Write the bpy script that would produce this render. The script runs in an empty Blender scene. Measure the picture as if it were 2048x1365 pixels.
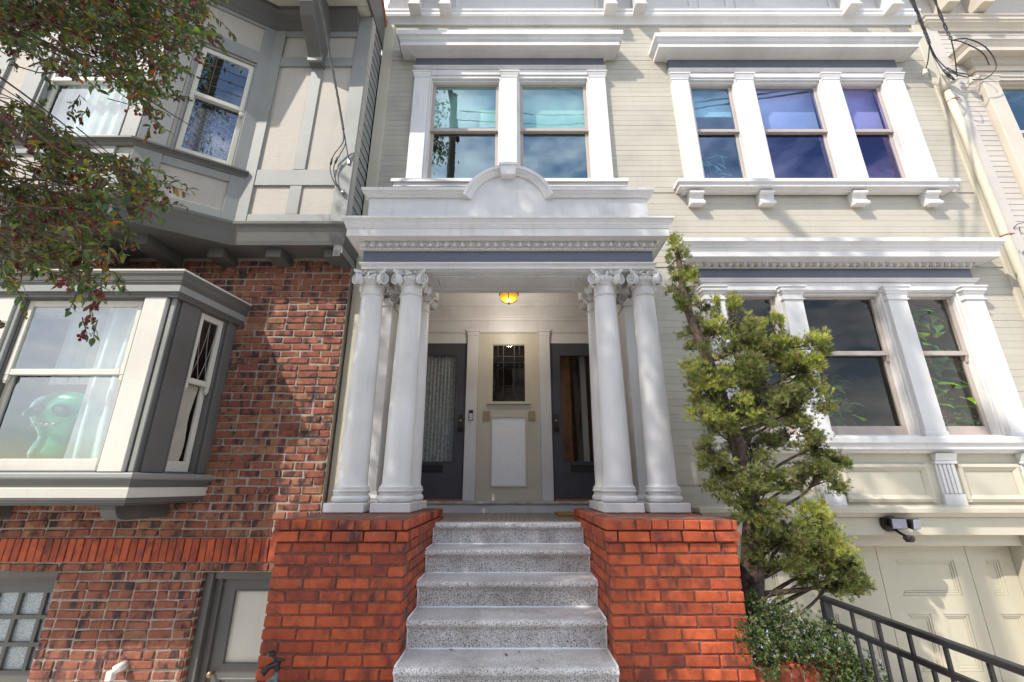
import bpy, bmesh, math, random
from mathutils import Vector, Matrix, noise

# ------------------------------------------------------------------ camera, sky, sun, exposure
# World frame: eye level is z = 0, the pavement lies at z = GZ, +Y points at the houses.
GZ = -1.763
scene = bpy.context.scene
cam_data = bpy.data.cameras.new("camera")
cam_data.sensor_width = 36.0
cam_data.sensor_fit = 'HORIZONTAL'
cam_data.lens = 15.469
cam_data.clip_start = 0.05
cam_data.clip_end = 600.0
cam = bpy.data.objects.new("camera", cam_data)
cam.location = (0, 0, 0)
cam.rotation_euler = (math.radians(90 + 18.1), 0, 0)
scene.collection.objects.link(cam)
scene.camera = cam

SUN_TRAVEL = Vector((0.304, 0.27, -0.44)).normalized()     # the way the sunlight travels
sun_el = math.asin(-SUN_TRAVEL.z)
to_sun = -SUN_TRAVEL
world = bpy.data.worlds.new("World")
scene.world = world
world.use_nodes = True
wnt = world.node_tree
wnt.nodes.clear()
w_out = wnt.nodes.new('ShaderNodeOutputWorld')
w_bg = wnt.nodes.new('ShaderNodeBackground')
w_sky = wnt.nodes.new('ShaderNodeTexSky')
w_sky.sky_type = 'NISHITA'
w_sky.sun_disc = False
w_sky.sun_elevation = sun_el
w_sky.sun_rotation = math.atan2(to_sun.x, to_sun.y)
w_sky.air_density = 1.0
w_sky.dust_density = 0.6
w_tc = wnt.nodes.new('ShaderNodeTexCoord')
w_map = wnt.nodes.new('ShaderNodeMapping')
w_map.inputs['Scale'].default_value = (1.0, 1.0, 2.2)
w_noise = wnt.nodes.new('ShaderNodeTexNoise')
w_noise.inputs['Scale'].default_value = 2.3
w_noise.inputs['Detail'].default_value = 6.0
w_noise.inputs['Roughness'].default_value = 0.58
w_ramp = wnt.nodes.new('ShaderNodeValToRGB')
w_ramp.color_ramp.elements[0].position = 0.44
w_ramp.color_ramp.elements[0].color = (0, 0, 0, 1)
w_ramp.color_ramp.elements[1].position = 0.68
w_ramp.color_ramp.elements[1].color = (0.85, 0.85, 0.85, 1)
w_mix = wnt.nodes.new('ShaderNodeMixRGB')
w_mix.inputs['Color2'].default_value = (15.0, 14.7, 14.4, 1)
wnt.links.new(w_tc.outputs['Generated'], w_map.inputs['Vector'])
wnt.links.new(w_map.outputs[0], w_noise.inputs['Vector'])
wnt.links.new(w_noise.outputs['Fac'], w_ramp.inputs['Fac'])
wnt.links.new(w_ramp.outputs['Color'], w_mix.inputs['Fac'])
wnt.links.new(w_sky.outputs['Color'], w_mix.inputs['Color1'])
wnt.links.new(w_mix.outputs['Color'], w_bg.inputs['Color'])
w_bg.inputs['Strength'].default_value = 0.15
wnt.links.new(w_bg.outputs[0], w_out.inputs[0])

sun_data = bpy.data.lights.new("sun", 'SUN')
sun_data.energy = 3.1
sun_data.angle = math.radians(0.53)
sun_data.color = (1.0, 0.94, 0.85)
sun = bpy.data.objects.new("sun", sun_data)
sun.location = to_sun * 30
sun.rotation_euler = SUN_TRAVEL.to_track_quat('-Z', 'Y').to_euler()
scene.collection.objects.link(sun)

scene.view_settings.view_transform = 'Standard'
scene.view_settings.look = 'None'
scene.view_settings.gamma = 1.0
scene.view_settings.use_curve_mapping = False
scene.view_settings.exposure = 0.95
scene.cycles.use_denoising = True
scene.cycles.max_bounces = 10
scene.cycles.transparent_max_bounces = 16

# ------------------------------------------------------------------ helpers
COL = scene.collection
R = random.Random(11)


def rnd(a, b):
    return R.uniform(a, b)


def tag(o, label=None, cat=None, group=None, kind=None):
    if label:
        o['label'] = label
    if cat:
        o['category'] = cat
    if group:
        o['group'] = group
    if kind:
        o['kind'] = kind
    return o


def thing(name, loc, label, cat, group=None):
    o = bpy.data.objects.new(name, None)
    o.empty_display_size = 0.2
    o.location = loc
    COL.objects.link(o)
    tag(o, label, cat, group)
    return o


def link(name, me, parent=None, mat=None, loc=None, rot=None, scl=None):
    o = bpy.data.objects.new(name, me)
    COL.objects.link(o)
    if mat is not None and not me.materials:
        me.materials.append(mat)
    if loc is not None:
        o.location = loc
    if rot is not None:
        o.rotation_euler = rot
    if scl is not None:
        o.scale = scl
    if parent is not None:
        o.parent = parent
        if parent.type == 'EMPTY':
            o.matrix_parent_inverse = Matrix.Translation(-Vector(parent.location))
    return o


class MB:
    def __init__(self):
        self.v = []
        self.f = []
        self.c = None

    def add(self, vs, fs):
        k = len(self.v)
        self.v.extend(vs)
        self.f.extend([tuple(i + k for i in f) for f in fs])
        return self

    def hexa(self, p):
        return self.add(p, [(0, 3, 2, 1), (4, 5, 6, 7), (0, 1, 5, 4), (1, 2, 6, 5), (2, 3, 7, 6), (3, 0, 4, 7)])

    def box(self, x0, x1, y0, y1, z0, z1):
        return self.hexa([(x0, y0, z0), (x1, y0, z0), (x1, y1, z0), (x0, y1, z0),
                          (x0, y0, z1), (x1, y0, z1), (x1, y1, z1), (x0, y1, z1)])

    def prism(self, pts, a, b, axis):
        n = len(pts)
        def mk(p, t):
            if axis == 'x':
                return (t, p[0], p[1])
            if axis == 'y':
                return (p[0], t, p[1])
            return (p[0], p[1], t)
        vs = [mk(p, a) for p in pts] + [mk(p, b) for p in pts]
        fs = [tuple(range(n)), tuple(range(2 * n - 1, n - 1, -1))]
        fs += [(i, i + n, (i + 1) % n + n, (i + 1) % n) for i in range(n)]
        return self.add(vs, fs)

    def tube(self, pts, rad, n=8, cap=True):
        pts = [Vector(p) for p in pts]
        m = len(pts)
        if not hasattr(rad, '__len__'):
            rad = [rad] * m
        vs = []
        prev = None
        for i, p in enumerate(pts):
            d = (pts[min(i + 1, m - 1)] - pts[max(i - 1, 0)])
            if d.length < 1e-9:
                d = Vector((0, 0, 1))
            d.normalize()
            if prev is None:
                a = d.orthogonal().normalized()
            else:
                a = prev - d * prev.dot(d)
                a = a.normalized() if a.length > 1e-6 else d.orthogonal().normalized()
            prev = a
            b = d.cross(a)
            for k in range(n):
                t = 2 * math.pi * k / n
                vs.append(tuple(p + (a * math.cos(t) + b * math.sin(t)) * rad[i]))
        fs = []
        for i in range(m - 1):
            for k in range(n):
                fs.append((i * n + k, i * n + (k + 1) % n, (i + 1) * n + (k + 1) % n, (i + 1) * n + k))
        if cap:
            fs.append(tuple(range(n - 1, -1, -1)))
            fs.append(tuple((m - 1) * n + k for k in range(n)))
        return self.add(vs, fs)

    def lathe(self, prof, cx, cy, n=24):
        vs = []
        for r, z in prof:
            for k in range(n):
                t = 2 * math.pi * k / n
                vs.append((cx + r * math.cos(t), cy + r * math.sin(t), z))
        fs = []
        m = len(prof)
        for i in range(m - 1):
            for k in range(n):
                fs.append((i * n + k, i * n + (k + 1) % n, (i + 1) * n + (k + 1) % n, (i + 1) * n + k))
        fs.append(tuple(range(n - 1, -1, -1)))
        fs.append(tuple((m - 1) * n + k for k in range(n)))
        return self.add(vs, fs)

    def ellipsoid(self, c, r, nu=8, nv=6, rot=None):
        vs = []
        M = rot or Matrix.Identity(3)
        for j in range(nv + 1):
            ph = math.pi * j / nv
            for i in range(nu):
                th = 2 * math.pi * i / nu
                q = M @ Vector((r[0] * math.sin(ph) * math.cos(th), r[1] * math.sin(ph) * math.sin(th), r[2] * math.cos(ph)))
                vs.append((c[0] + q.x, c[1] + q.y, c[2] + q.z))
        fs = []
        for j in range(nv):
            for i in range(nu):
                fs.append((j * nu + i, (j + 1) * nu + i, (j + 1) * nu + (i + 1) % nu, j * nu + (i + 1) % nu))
        return self.add(vs, fs)

    def sweep(self, prof, path):
        """closed profile [(out, z)] swept along an open plan path [(x, y)], outward to the right of travel turned by -90 deg"""
        n = len(prof)
        m = len(path)
        P = [Vector(p) for p in path]
        norms = []
        for i in range(m - 1):
            d = (P[i + 1] - P[i]).normalized()
            norms.append(Vector((d.y, -d.x)))
        vs = []
        for i in range(m):
            if i == 0:
                mv = norms[0]
            elif i == m - 1:
                mv = norms[-1]
            else:
                a, b = norms[i - 1], norms[i]
                mv = (a + b) / (1 + a.dot(b))
            for o, z in prof:
                q = P[i] + mv * o
                vs.append((q.x, q.y, z))
        fs = []
        for i in range(m - 1):
            for k in range(n):
                fs.append((i * n + k, (i + 1) * n + k, (i + 1) * n + (k + 1) % n, i * n + (k + 1) % n))
        fs.append(tuple(range(n)))
        fs.append(tuple((m - 1) * n + k for k in range(n - 1, -1, -1)))
        return self.add(vs, fs)

    def mesh(self, name, mat=None, smooth=False, recalc=True):
        me = bpy.data.meshes.new(name)
        me.from_pydata(self.v, [], self.f)
        if recalc:
            bm = bmesh.new()
            bm.from_mesh(me)
            bmesh.ops.recalc_face_normals(bm, faces=bm.faces)
            bm.to_mesh(me)
            bm.free()
        if smooth:
            me.polygons.foreach_set('use_smooth', [True] * len(me.polygons))
        if mat is not None:
            me.materials.append(mat)
        return me

    def build(self, name, mat, parent=None, bevel=0.0, smooth=False, autosmooth=False, seg=1, recalc=True):
        me = self.mesh(name, mat, smooth or autosmooth, recalc)
        if autosmooth:
            me.set_sharp_from_angle(angle=math.radians(38))
        o = link(name, me, parent)
        if bevel > 0:
            b = o.modifiers.new('bevel', 'BEVEL')
            b.width = bevel
            b.segments = seg
            b.limit_method = 'ANGLE'
            b.angle_limit = math.radians(35)
        return o


def rect_minus(x0, x1, z0, z1, holes):
    """cells of a rectangle without the holes [(x0,x1,z0,z1)]"""
    xs = sorted({x0, x1, *[max(x0, min(x1, h[i])) for h in holes for i in (0, 1)]})
    zs = sorted({z0, z1, *[max(z0, min(z1, h[i])) for h in holes for i in (2, 3)]})
    out = []
    for a, b in zip(zs, zs[1:]):
        run = None
        for c, d in zip(xs, xs[1:]):
            mx, mz = (c + d) / 2, (a + b) / 2
            free = not any(h[0] < mx < h[1] and h[2] < mz < h[3] for h in holes)
            if free:
                if run is None:
                    run = [c, d]
                else:
                    run[1] = d
            elif run is not None:
                out.append((run[0], run[1], a, b))
                run = None
        if run is not None:
            out.append((run[0], run[1], a, b))
    return out


# ------------------------------------------------------------------ materials
def new_mat(name):
    m = bpy.data.materials.new(name)
    m.use_nodes = True
    nt = m.node_tree
    nt.nodes.clear()
    out = nt.nodes.new('ShaderNodeOutputMaterial')
    b = nt.nodes.new('ShaderNodeBsdfPrincipled')
    nt.links.new(b.outputs[0], out.inputs[0])
    return m, nt, b, out


def nd(nt, t, **kw):
    n = nt.nodes.new(t)
    for k, v in kw.items():
        k = k.replace('_', ' ')
        if k in n.inputs:
            n.inputs[k].default_value = v
        else:
            setattr(n, k.replace(' ', '_'), v)
    return n


def c4(c):
    return (c[0], c[1], c[2], 1.0)


def ramp(nt, src, stops):
    r = nt.nodes.new('ShaderNodeValToRGB')
    el = r.color_ramp.elements
    while len(el) < len(stops):
        el.new(0.5)
    for e, (p, c) in zip(el, stops):
        e.position = p
        e.color = c4(c)
    nt.links.new(src, r.inputs['Fac'])
    return r.outputs['Color']


def mixc(nt, fac, a, b, blend='MIX'):
    m = nt.nodes.new('ShaderNodeMixRGB')
    m.blend_type = blend
    for sock, val in (('Fac', fac), ('Color1', a), ('Color2', b)):
        if isinstance(val, (int, float)):
            m.inputs[sock].default_value = val
        elif isinstance(val, tuple):
            m.inputs[sock].default_value = c4(val)
        else:
            nt.links.new(val, m.inputs[sock])
    return m.outputs['Color']


def paint(name, col, rough=0.45, var=0.06, dirt=0.25, dirtcol=(0.30, 0.26, 0.21), bump=0.15, brush=60.0, rand=0.04):
    m, nt, b, out = new_mat(name)
    geo = nd(nt, 'ShaderNodeNewGeometry')
    # broad tone drift
    n1 = nd(nt, 'ShaderNodeTexNoise', Scale=1.7, Detail=4.0)
    nt.links.new(geo.outputs['Position'], n1.inputs['Vector'])
    dark = tuple(x * (1 - var * 2.2) for x in col)
    lite = tuple(min(0.9, x * (1 + var)) for x in col)
    base = ramp(nt, n1.outputs['Fac'], [(0.3, dark), (0.5, col), (0.72, lite)])
    # streaky weathering
    mp = nd(nt, 'ShaderNodeMapping')
    mp.inputs['Scale'].default_value = (9.0, 9.0, 1.1)
    nt.links.new(geo.outputs['Position'], mp.inputs['Vector'])
    n2 = nd(nt, 'ShaderNodeTexNoise', Scale=1.6, Detail=7.0, Roughness=0.65)
    nt.links.new(mp.outputs[0], n2.inputs['Vector'])
    st = ramp(nt, n2.outputs['Fac'], [(0.56, (0, 0, 0)), (0.78, (dirt, dirt, dirt))])
    base = mixc(nt, st, base, dirtcol)
    # specks and chips
    n3 = nd(nt, 'ShaderNodeTexNoise', Scale=46.0, Detail=3.0, Roughness=0.7)
    nt.links.new(geo.outputs['Position'], n3.inputs['Vector'])
    sp = ramp(nt, n3.outputs['Fac'], [(0.70, (0, 0, 0)), (0.80, (dirt * 1.3,) * 3)])
    base = mixc(nt, sp, base, tuple(x * 0.5 for x in dirtcol))
    if rand > 0:
        oi = nd(nt, 'ShaderNodeObjectInfo')
        hs = nd(nt, 'ShaderNodeHueSaturation')
        mr = nd(nt, 'ShaderNodeMapRange')
        mr.inputs['To Min'].default_value = 1 - rand
        mr.inputs['To Max'].default_value = 1 + rand
        nt.links.new(oi.outputs['Random'], mr.inputs['Value'])
        nt.links.new(mr.outputs[0], hs.inputs['Value'])
        nt.links.new(base, hs.inputs['Color'])
        base = hs.outputs['Color']
    nt.links.new(base, b.inputs['Base Color'])
    b.inputs['Roughness'].default_value = rough
    b.inputs['Specular IOR Level'].default_value = 0.35
    # brush marks and waviness
    mp2 = nd(nt, 'ShaderNodeMapping')
    mp2.inputs['Scale'].default_value = (brush * 0.25, brush, brush)
    nt.links.new(geo.outputs['Position'], mp2.inputs['Vector'])
    n4 = nd(nt, 'ShaderNodeTexNoise', Scale=1.0, Detail=5.0, Roughness=0.6)
    nt.links.new(mp2.outputs[0], n4.inputs['Vector'])
    bp = nd(nt, 'ShaderNodeBump', Strength=bump, Distance=0.004)
    nt.links.new(n4.outputs['Fac'], bp.inputs['Height'])
    nt.links.new(bp.outputs[0], b.inputs['Normal'])
    return m


def plain(name, col, rough=0.5, metal=0.0, spec=0.5, bump=0.0, scale=40.0, var=0.15):
    m, nt, b, out = new_mat(name)
    tc = nd(nt, 'ShaderNodeNewGeometry')
    n1 = nd(nt, 'ShaderNodeTexNoise', Scale=scale, Detail=5.0)
    nt.links.new(tc.outputs['Position'], n1.inputs['Vector'])
    base = ramp(nt, n1.outputs['Fac'], [(0.3, tuple(x * (1 - var) for x in col)), (0.7, tuple(min(1, x * (1 + var)) for x in col))])
    nt.links.new(base, b.inputs['Base Color'])
    b.inputs['Roughness'].default_value = rough
    b.inputs['Metallic'].default_value = metal
    b.inputs['Specular IOR Level'].default_value = spec
    if bump > 0:
        bp = nd(nt, 'ShaderNodeBump', Strength=bump, Distance=0.01)
        nt.links.new(n1.outputs['Fac'], bp.inputs['Height'])
        nt.links.new(bp.outputs[0], b.inputs['Normal'])
    return m


def brick_mat(name, stops, darkcol, darkamt, rough=0.8, bump=0.5, frost=0.0, patch=(0.48, 0.64), tan=0.0):
    m, nt, b, out = new_mat(name)
    oi = nd(nt, 'ShaderNodeObjectInfo')
    tc = nd(nt, 'ShaderNodeNewGeometry')
    base = ramp(nt, oi.outputs['Random'], stops)
    off = nd(nt, 'ShaderNodeVectorMath', operation='MULTIPLY_ADD')
    cmb = nd(nt, 'ShaderNodeCombineXYZ')
    nt.links.new(oi.outputs['Random'], cmb.inputs[0])
    nt.links.new(oi.outputs['Random'], cmb.inputs[1])
    nt.links.new(cmb.outputs[0], off.inputs[0])
    off.inputs[1].default_value = (57.0, 31.0, 0)
    nt.links.new(tc.outputs['Position'], off.inputs[2])
    # tone inside a brick
    n1 = nd(nt, 'ShaderNodeTexNoise', Scale=14.0, Detail=5.0, Roughness=0.6)
    nt.links.new(off.outputs[0], n1.inputs['Vector'])
    v = ramp(nt, n1.outputs['Fac'], [(0.3, (0.72,) * 3), (0.7, (1.18,) * 3)])
    base = mixc(nt, 1.0, base, v, 'MULTIPLY')
    # burnt or sooty patches
    mp = nd(nt, 'ShaderNodeMapping')
    mp.inputs['Scale'].default_value = (1.0, 1.0, 0.55)
    nt.links.new(off.outputs[0], mp.inputs['Vector'])
    n2 = nd(nt, 'ShaderNodeTexNoise', Scale=9.0, Detail=6.0, Roughness=0.62)
    nt.links.new(mp.outputs[0], n2.inputs['Vector'])
    d = ramp(nt, n2.outputs['Fac'], [(patch[0], (0, 0, 0)), (patch[1], (darkamt,) * 3)])
    base = mixc(nt, d, base, darkcol)
    n3 = nd(nt, 'ShaderNodeTexNoise', Scale=120.0, Detail=3.0, Roughness=0.7)
    nt.links.new(off.outputs[0], n3.inputs['Vector'])
    s = ramp(nt, n3.outputs['Fac'], [(0.62, (0, 0, 0)), (0.75, (0.5,) * 3)])
    base = mixc(nt, s, base, tuple(x * 0.7 for x in darkcol))
    if tan > 0:
        n6 = nd(nt, 'ShaderNodeTexNoise', Scale=7.0, Detail=3.0, Roughness=0.5)
        mp6 = nd(nt, 'ShaderNodeMapping')
        mp6.inputs['Scale'].default_value = (1.6, 1.0, 0.5)
        mp6.inputs['Location'].default_value = (13.0, 7.0, 3.0)
        nt.links.new(off.outputs[0], mp6.inputs['Vector'])
        nt.links.new(mp6.outputs[0], n6.inputs['Vector'])
        tn = ramp(nt, n6.outputs['Fac'], [(0.60, (0, 0, 0)), (0.68, (tan,) * 3)])
        base = mixc(nt, tn, base, (0.36, 0.19, 0.09))
    if frost > 0:
        n5 = nd(nt, 'ShaderNodeTexNoise', Scale=5.0, Detail=5.0, Roughness=0.7)
        mp5 = nd(nt, 'ShaderNodeMapping')
        mp5.inputs['Scale'].default_value = (3.0, 3.0, 0.7)
        nt.links.new(tc.outputs['Position'], mp5.inputs['Vector'])
        nt.links.new(mp5.outputs[0], n5.inputs['Vector'])
        fr = ramp(nt, n5.outputs['Fac'], [(0.58, (0, 0, 0)), (0.8, (frost,) * 3)])
        base = mixc(nt, fr, base, (0.45, 0.42, 0.42))
    nt.links.new(base, b.inputs['Base Color'])
    b.inputs['Roughness'].default_value = rough
    b.inputs['Specular IOR Level'].default_value = 0.3
    bp = nd(nt, 'ShaderNodeBump', Strength=bump, Distance=0.006)
    nb = nd(nt, 'ShaderNodeTexNoise', Scale=70.0, Detail=6.0, Roughness=0.65)
    nt.links.new(off.outputs[0], nb.inputs['Vector'])
    nt.links.new(nb.outputs['Fac'], bp.inputs['Height'])
    nt.links.new(bp.outputs[0], b.inputs['Normal'])
    return m


def glass_mat(name, tint=(0.9, 0.95, 0.95), refl=(1, 1, 1), amount=0.3, rough=0.0, wobble=0.02):
    m, nt, b, out = new_mat(name)
    nt.nodes.remove(b)
    tr = nd(nt, 'ShaderNodeBsdfTransparent')
    tr.inputs['Color'].default_value = c4(tint)
    gl = nd(nt, 'ShaderNodeBsdfGlossy')
    gl.inputs['Color'].default_value = c4(refl)
    gl.inputs['Roughness'].default_value = rough
    lw = nd(nt, 'ShaderNodeLayerWeight')
    lw.inputs['Blend'].default_value = 0.3
    mr = nd(nt, 'ShaderNodeMapRange')
    mr.inputs['To Min'].default_value = amount
    mr.inputs['To Max'].default_value = 1.0
    nt.links.new(lw.outputs['Fresnel'], mr.inputs['Value'])
    mx = nd(nt, 'ShaderNodeMixShader')
    gf = nd(nt, 'ShaderNodeNewGeometry')
    inv = nd(nt, 'ShaderNodeMath', operation='SUBTRACT')
    inv.inputs[0].default_value = 1.0
    nt.links.new(gf.outputs['Backfacing'], inv.inputs[1])
    mul = nd(nt, 'ShaderNodeMath', operation='MULTIPLY')           # only the outer face of a pane reflects
    nt.links.new(inv.outputs[0], mul.inputs[0])
    nt.links.new(mr.outputs[0], mul.inputs[1])
    nt.links.new(mul.outputs[0], mx.inputs[0])
    nt.links.new(tr.outputs[0], mx.inputs[1])
    nt.links.new(gl.outputs[0], mx.inputs[2])
    nt.links.new(mx.outputs[0], out.inputs[0])
    if wobble > 0:
        geo = nd(nt, 'ShaderNodeNewGeometry')
        n = nd(nt, 'ShaderNodeTexNoise', Scale=2.2, Detail=2.0)
        nt.links.new(geo.outputs['Position'], n.inputs['Vector'])
        bp = nd(nt, 'ShaderNodeBump', Strength=wobble, Distance=0.1)
        nt.links.new(n.outputs['Fac'], bp.inputs['Height'])
        nt.links.new(bp.outputs[0], gl.inputs['Normal'])
    return m


def leaf_mat(name, rough=0.45, trans=0.35, spec=0.4):
    m, nt, b, out = new_mat(name)
    at = nd(nt, 'ShaderNodeAttribute', attribute_name='tint')
    nt.links.new(at.outputs['Color'], b.inputs['Base Color'])
    b.inputs['Roughness'].default_value = rough
    b.inputs['Specular IOR Level'].default_value = spec
    tl = nd(nt, 'ShaderNodeBsdfTranslucent')
    hs = nd(nt, 'ShaderNodeHueSaturation', Value=1.5, Saturation=1.1)
    nt.links.new(at.outputs['Color'], hs.inputs['Color'])
    nt.links.new(hs.outputs[0], tl.inputs['Color'])
    mx = nd(nt, 'ShaderNodeMixShader')
    mx.inputs[0].default_value = trans
    nt.links.new(b.outputs[0], mx.inputs[1])
    nt.links.new(tl.outputs[0], mx.inputs[2])
    nt.links.new(mx.outputs[0], out.inputs[0])
    return m


def terrazzo_mat(name):
    m, nt, b, out = new_mat(name)
    geo = nd(nt, 'ShaderNodeNewGeometry')
    vo = nd(nt, 'ShaderNodeTexVoronoi', Scale=230.0)
    nt.links.new(geo.outputs['Position'], vo.inputs['Vector'])
    sep = nd(nt, 'ShaderNodeSeparateColor')
    nt.links.new(vo.outputs['Color'], sep.inputs[0])
    chips = ramp(nt, sep.outputs[0], [(0.0, (0.04, 0.037, 0.037)), (0.10, (0.07, 0.065, 0.06)), (0.12, (0.34, 0.315, 0.29)),
                                      (0.45, (0.56, 0.535, 0.515)), (0.7, (0.70, 0.68, 0.66)), (1.0, (0.78, 0.76, 0.74))])
    n1 = nd(nt, 'ShaderNodeTexNoise', Scale=3.0, Detail=5.0, Roughness=0.6)
    nt.links.new(geo.outputs['Position'], n1.inputs['Vector'])
    # worn, dusty film on the walked-on faces
    wear = ramp(nt, n1.outputs['Fac'], [(0.32, (0.30,) * 3), (0.7, (0.75,) * 3)])
    sx = nd(nt, 'ShaderNodeSeparateXYZ')
    nt.links.new(geo.outputs['Normal'], sx.inputs[0])
    up = nd(nt, 'ShaderNodeMapRange')
    up.inputs['From Min'].default_value = 0.5
    up.inputs['From Max'].default_value = 1.0
    nt.links.new(sx.outputs['Z'], up.inputs['Value'])
    film = mixc(nt, 1.0, wear, up.outputs[0], 'MULTIPLY')
    base = mixc(nt, film, chips, (0.50, 0.475, 0.46))
    n7 = nd(nt, 'ShaderNodeTexNoise', Scale=2.1, Detail=8.0, Roughness=0.7)
    nt.links.new(geo.outputs['Position'], n7.inputs['Vector'])
    stn = ramp(nt, n7.outputs['Fac'], [(0.35, (0.66, 0.64, 0.61)), (0.52, (0.98,) * 3), (0.75, (1.08,) * 3)])
    base = mixc(nt, 1.0, base, stn, 'MULTIPLY')
    nt.links.new(base, b.inputs['Base Color'])
    b.inputs['Roughness'].default_value = 0.62
    bp = nd(nt, 'ShaderNodeBump', Strength=0.15, Distance=0.003)
    nt.links.new(sep.outputs[1], bp.inputs['Height'])
    nt.links.new(bp.outputs[0], b.inputs['Normal'])
    return m


M = {}
M['siding'] = paint('cream_siding_paint', (0.42, 0.39, 0.322), 0.5, 0.06, 0.30, bump=0.2, rand=0.035)
M['white'] = paint('white_trim_paint', (0.62, 0.605, 0.59), 0.48, 0.06, 0.36, (0.36, 0.32, 0.27), bump=0.3, rand=0.015)
M['cream'] = paint('cream_trim_paint', (0.47, 0.435, 0.345), 0.45, 0.03, 0.16, bump=0.12, rand=0.02)
M['olive'] = paint('tan_vestibule_paint', (0.52, 0.485, 0.39), 0.4, 0.03, 0.12, bump=0.1, rand=0.01)
M['slate'] = paint('slate_blue_frieze_paint', (0.125, 0.13, 0.165), 0.4, 0.05, 0.18, (0.22, 0.22, 0.24), bump=0.12, rand=0.01)
M['sash'] = paint('taupe_sash_paint', (0.40, 0.34, 0.305), 0.42, 0.04, 0.14, bump=0.1, rand=0.01)
M['door'] = paint('charcoal_door_paint', (0.068, 0.067, 0.08), 0.32, 0.08, 0.22, (0.13, 0.13, 0.14), bump=0.1, rand=0.01)
M['right_wall'] = paint('pale_stone_siding_paint', (0.48, 0.44, 0.395), 0.5, 0.04, 0.14, bump=0.2, rand=0.02)
M['right_trim'] = paint('pale_beige_trim_paint', (0.52, 0.465, 0.385), 0.45, 0.03, 0.14, bump=0.12, rand=0.01)
M['stucco'] = paint('cream_stucco_paint', (0.39, 0.357, 0.312), 0.7, 0.05, 0.28, (0.22, 0.20, 0.18), bump=0.8, brush=38.0, rand=0.01)
M['timber'] = paint('pale_grey_timber_paint', (0.235, 0.24, 0.228), 0.55, 0.06, 0.28, (0.2, 0.2, 0.19), bump=0.5, rand=0.02)
M['grey'] = paint('dark_grey_trim_paint', (0.115, 0.112, 0.106), 0.45, 0.08, 0.25, (0.2, 0.19, 0.17), bump=0.25, rand=0.02)
M['midgrey'] = paint('mid_grey_trim_paint', (0.11, 0.107, 0.098), 0.5, 0.08, 0.3, (0.1, 0.1, 0.09), bump=0.4, rand=0.02)
M['baycream'] = paint('cream_bay_paint', (0.55, 0.53, 0.475), 0.5, 0.04, 0.2, bump=0.25, rand=0.02)
M['baysash'] = paint('ivory_sash_paint', (0.58, 0.56, 0.49), 0.5, 0.04, 0.24, bump=0.25, rand=0.02)
M['garage'] = paint('cream_garage_paint', (0.46, 0.425, 0.325), 0.42, 0.03, 0.14, bump=0.1, rand=0.01)
M['brick'] = brick_mat('orange_red_brick', [(0.0, (0.27, 0.05, 0.022)), (0.3, (0.39, 0.074, 0.027)), (0.7, (0.45, 0.09, 0.031)), (1.0, (0.32, 0.06, 0.025))],
                       (0.085, 0.028, 0.024), 0.75, 0.62, 0.5)
M['brick_frost'] = brick_mat('stained_orange_red_brick', [(0.0, (0.23, 0.046, 0.026)), (0.4, (0.35, 0.07, 0.029)), (0.8, (0.42, 0.088, 0.034)), (1.0, (0.27, 0.054, 0.028))],
                             (0.055, 0.024, 0.025), 0.88, 0.62, 0.5, frost=0.42)
M['clinker'] = brick_mat('brown_clinker_brick', [(0.0, (0.21, 0.072, 0.048)), (0.25, (0.27, 0.092, 0.06)), (0.45, (0.235, 0.078, 0.052)), (0.62, (0.28, 0.115, 0.068)),
                                                 (0.82, (0.245, 0.082, 0.056)), (0.95, (0.32, 0.16, 0.09)), (1.0, (0.15, 0.068, 0.055))],
                         (0.036, 0.027, 0.03), 0.92, 0.85, 1.0, patch=(0.50, 0.60), tan=0.7)
M['mortar'] = plain('pale_mortar', (0.33, 0.285, 0.24), 0.95, bump=0.8, scale=60.0, var=0.25, spec=0.1)
M['mortar_red'] = plain('red_brown_mortar', (0.17, 0.085, 0.065), 0.95, bump=0.6, scale=60.0, var=0.3, spec=0.1)
M['terrazzo'] = terrazzo_mat('speckled_terrazzo')
M['caulk'] = plain('white_caulk', (0.80, 0.80, 0.80), 0.7, var=0.08)
M['tile'] = plain('buff_mosaic_tile', (0.27, 0.23, 0.19), 0.5, var=0.2, scale=25.0)
M['grout'] = plain('dark_grout', (0.09, 0.08, 0.07), 0.9)
M['marble'] = plain('grey_marble_sill', (0.45, 0.42, 0.39), 0.35, var=0.3, scale=9.0)
M['black_metal'] = plain('black_painted_metal', (0.018, 0.018, 0.021), 0.38, var=0.2, bump=0.08, scale=90.0)
M['bronze'] = plain('dark_bronze', (0.03, 0.024, 0.024), 0.35, 0.3, var=0.2)
M['brass'] = plain('aged_brass', (0.33, 0.24, 0.12), 0.4, 0.8, var=0.3, scale=80)
M['tan_plate'] = plain('tan_plate', (0.34, 0.26, 0.16), 0.5, 0.2, var=0.2, scale=60)
M['steel'] = plain('galvanised_steel', (0.35, 0.35, 0.35), 0.45, 0.8, var=0.2)
M['copper'] = plain('weathered_copper_pipe', (0.16, 0.20, 0.21), 0.6, 0.2, var=0.6, scale=30.0)
M['cable'] = plain('grey_cable_sheath', (0.10, 0.095, 0.095), 0.6, var=0.2)
M['cable_black'] = plain('black_cable_sheath', (0.025, 0.025, 0.028), 0.5, var=0.2)
M['ceramic'] = plain('glazed_insulator', (0.62, 0.58, 0.5), 0.25, var=0.1)
M['lens'] = plain('frosted_lamp_lens', (0.30, 0.30, 0.36), 0.25, var=0.05)
M['coir'] = plain('coir_mat', (0.36, 0.20, 0.055), 0.95, bump=0.8, scale=200.0, var=0.3)
M['room'] = plain('dim_room_plaster', (0.10, 0.085, 0.07), 0.9, var=0.15, scale=2.0)
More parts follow.
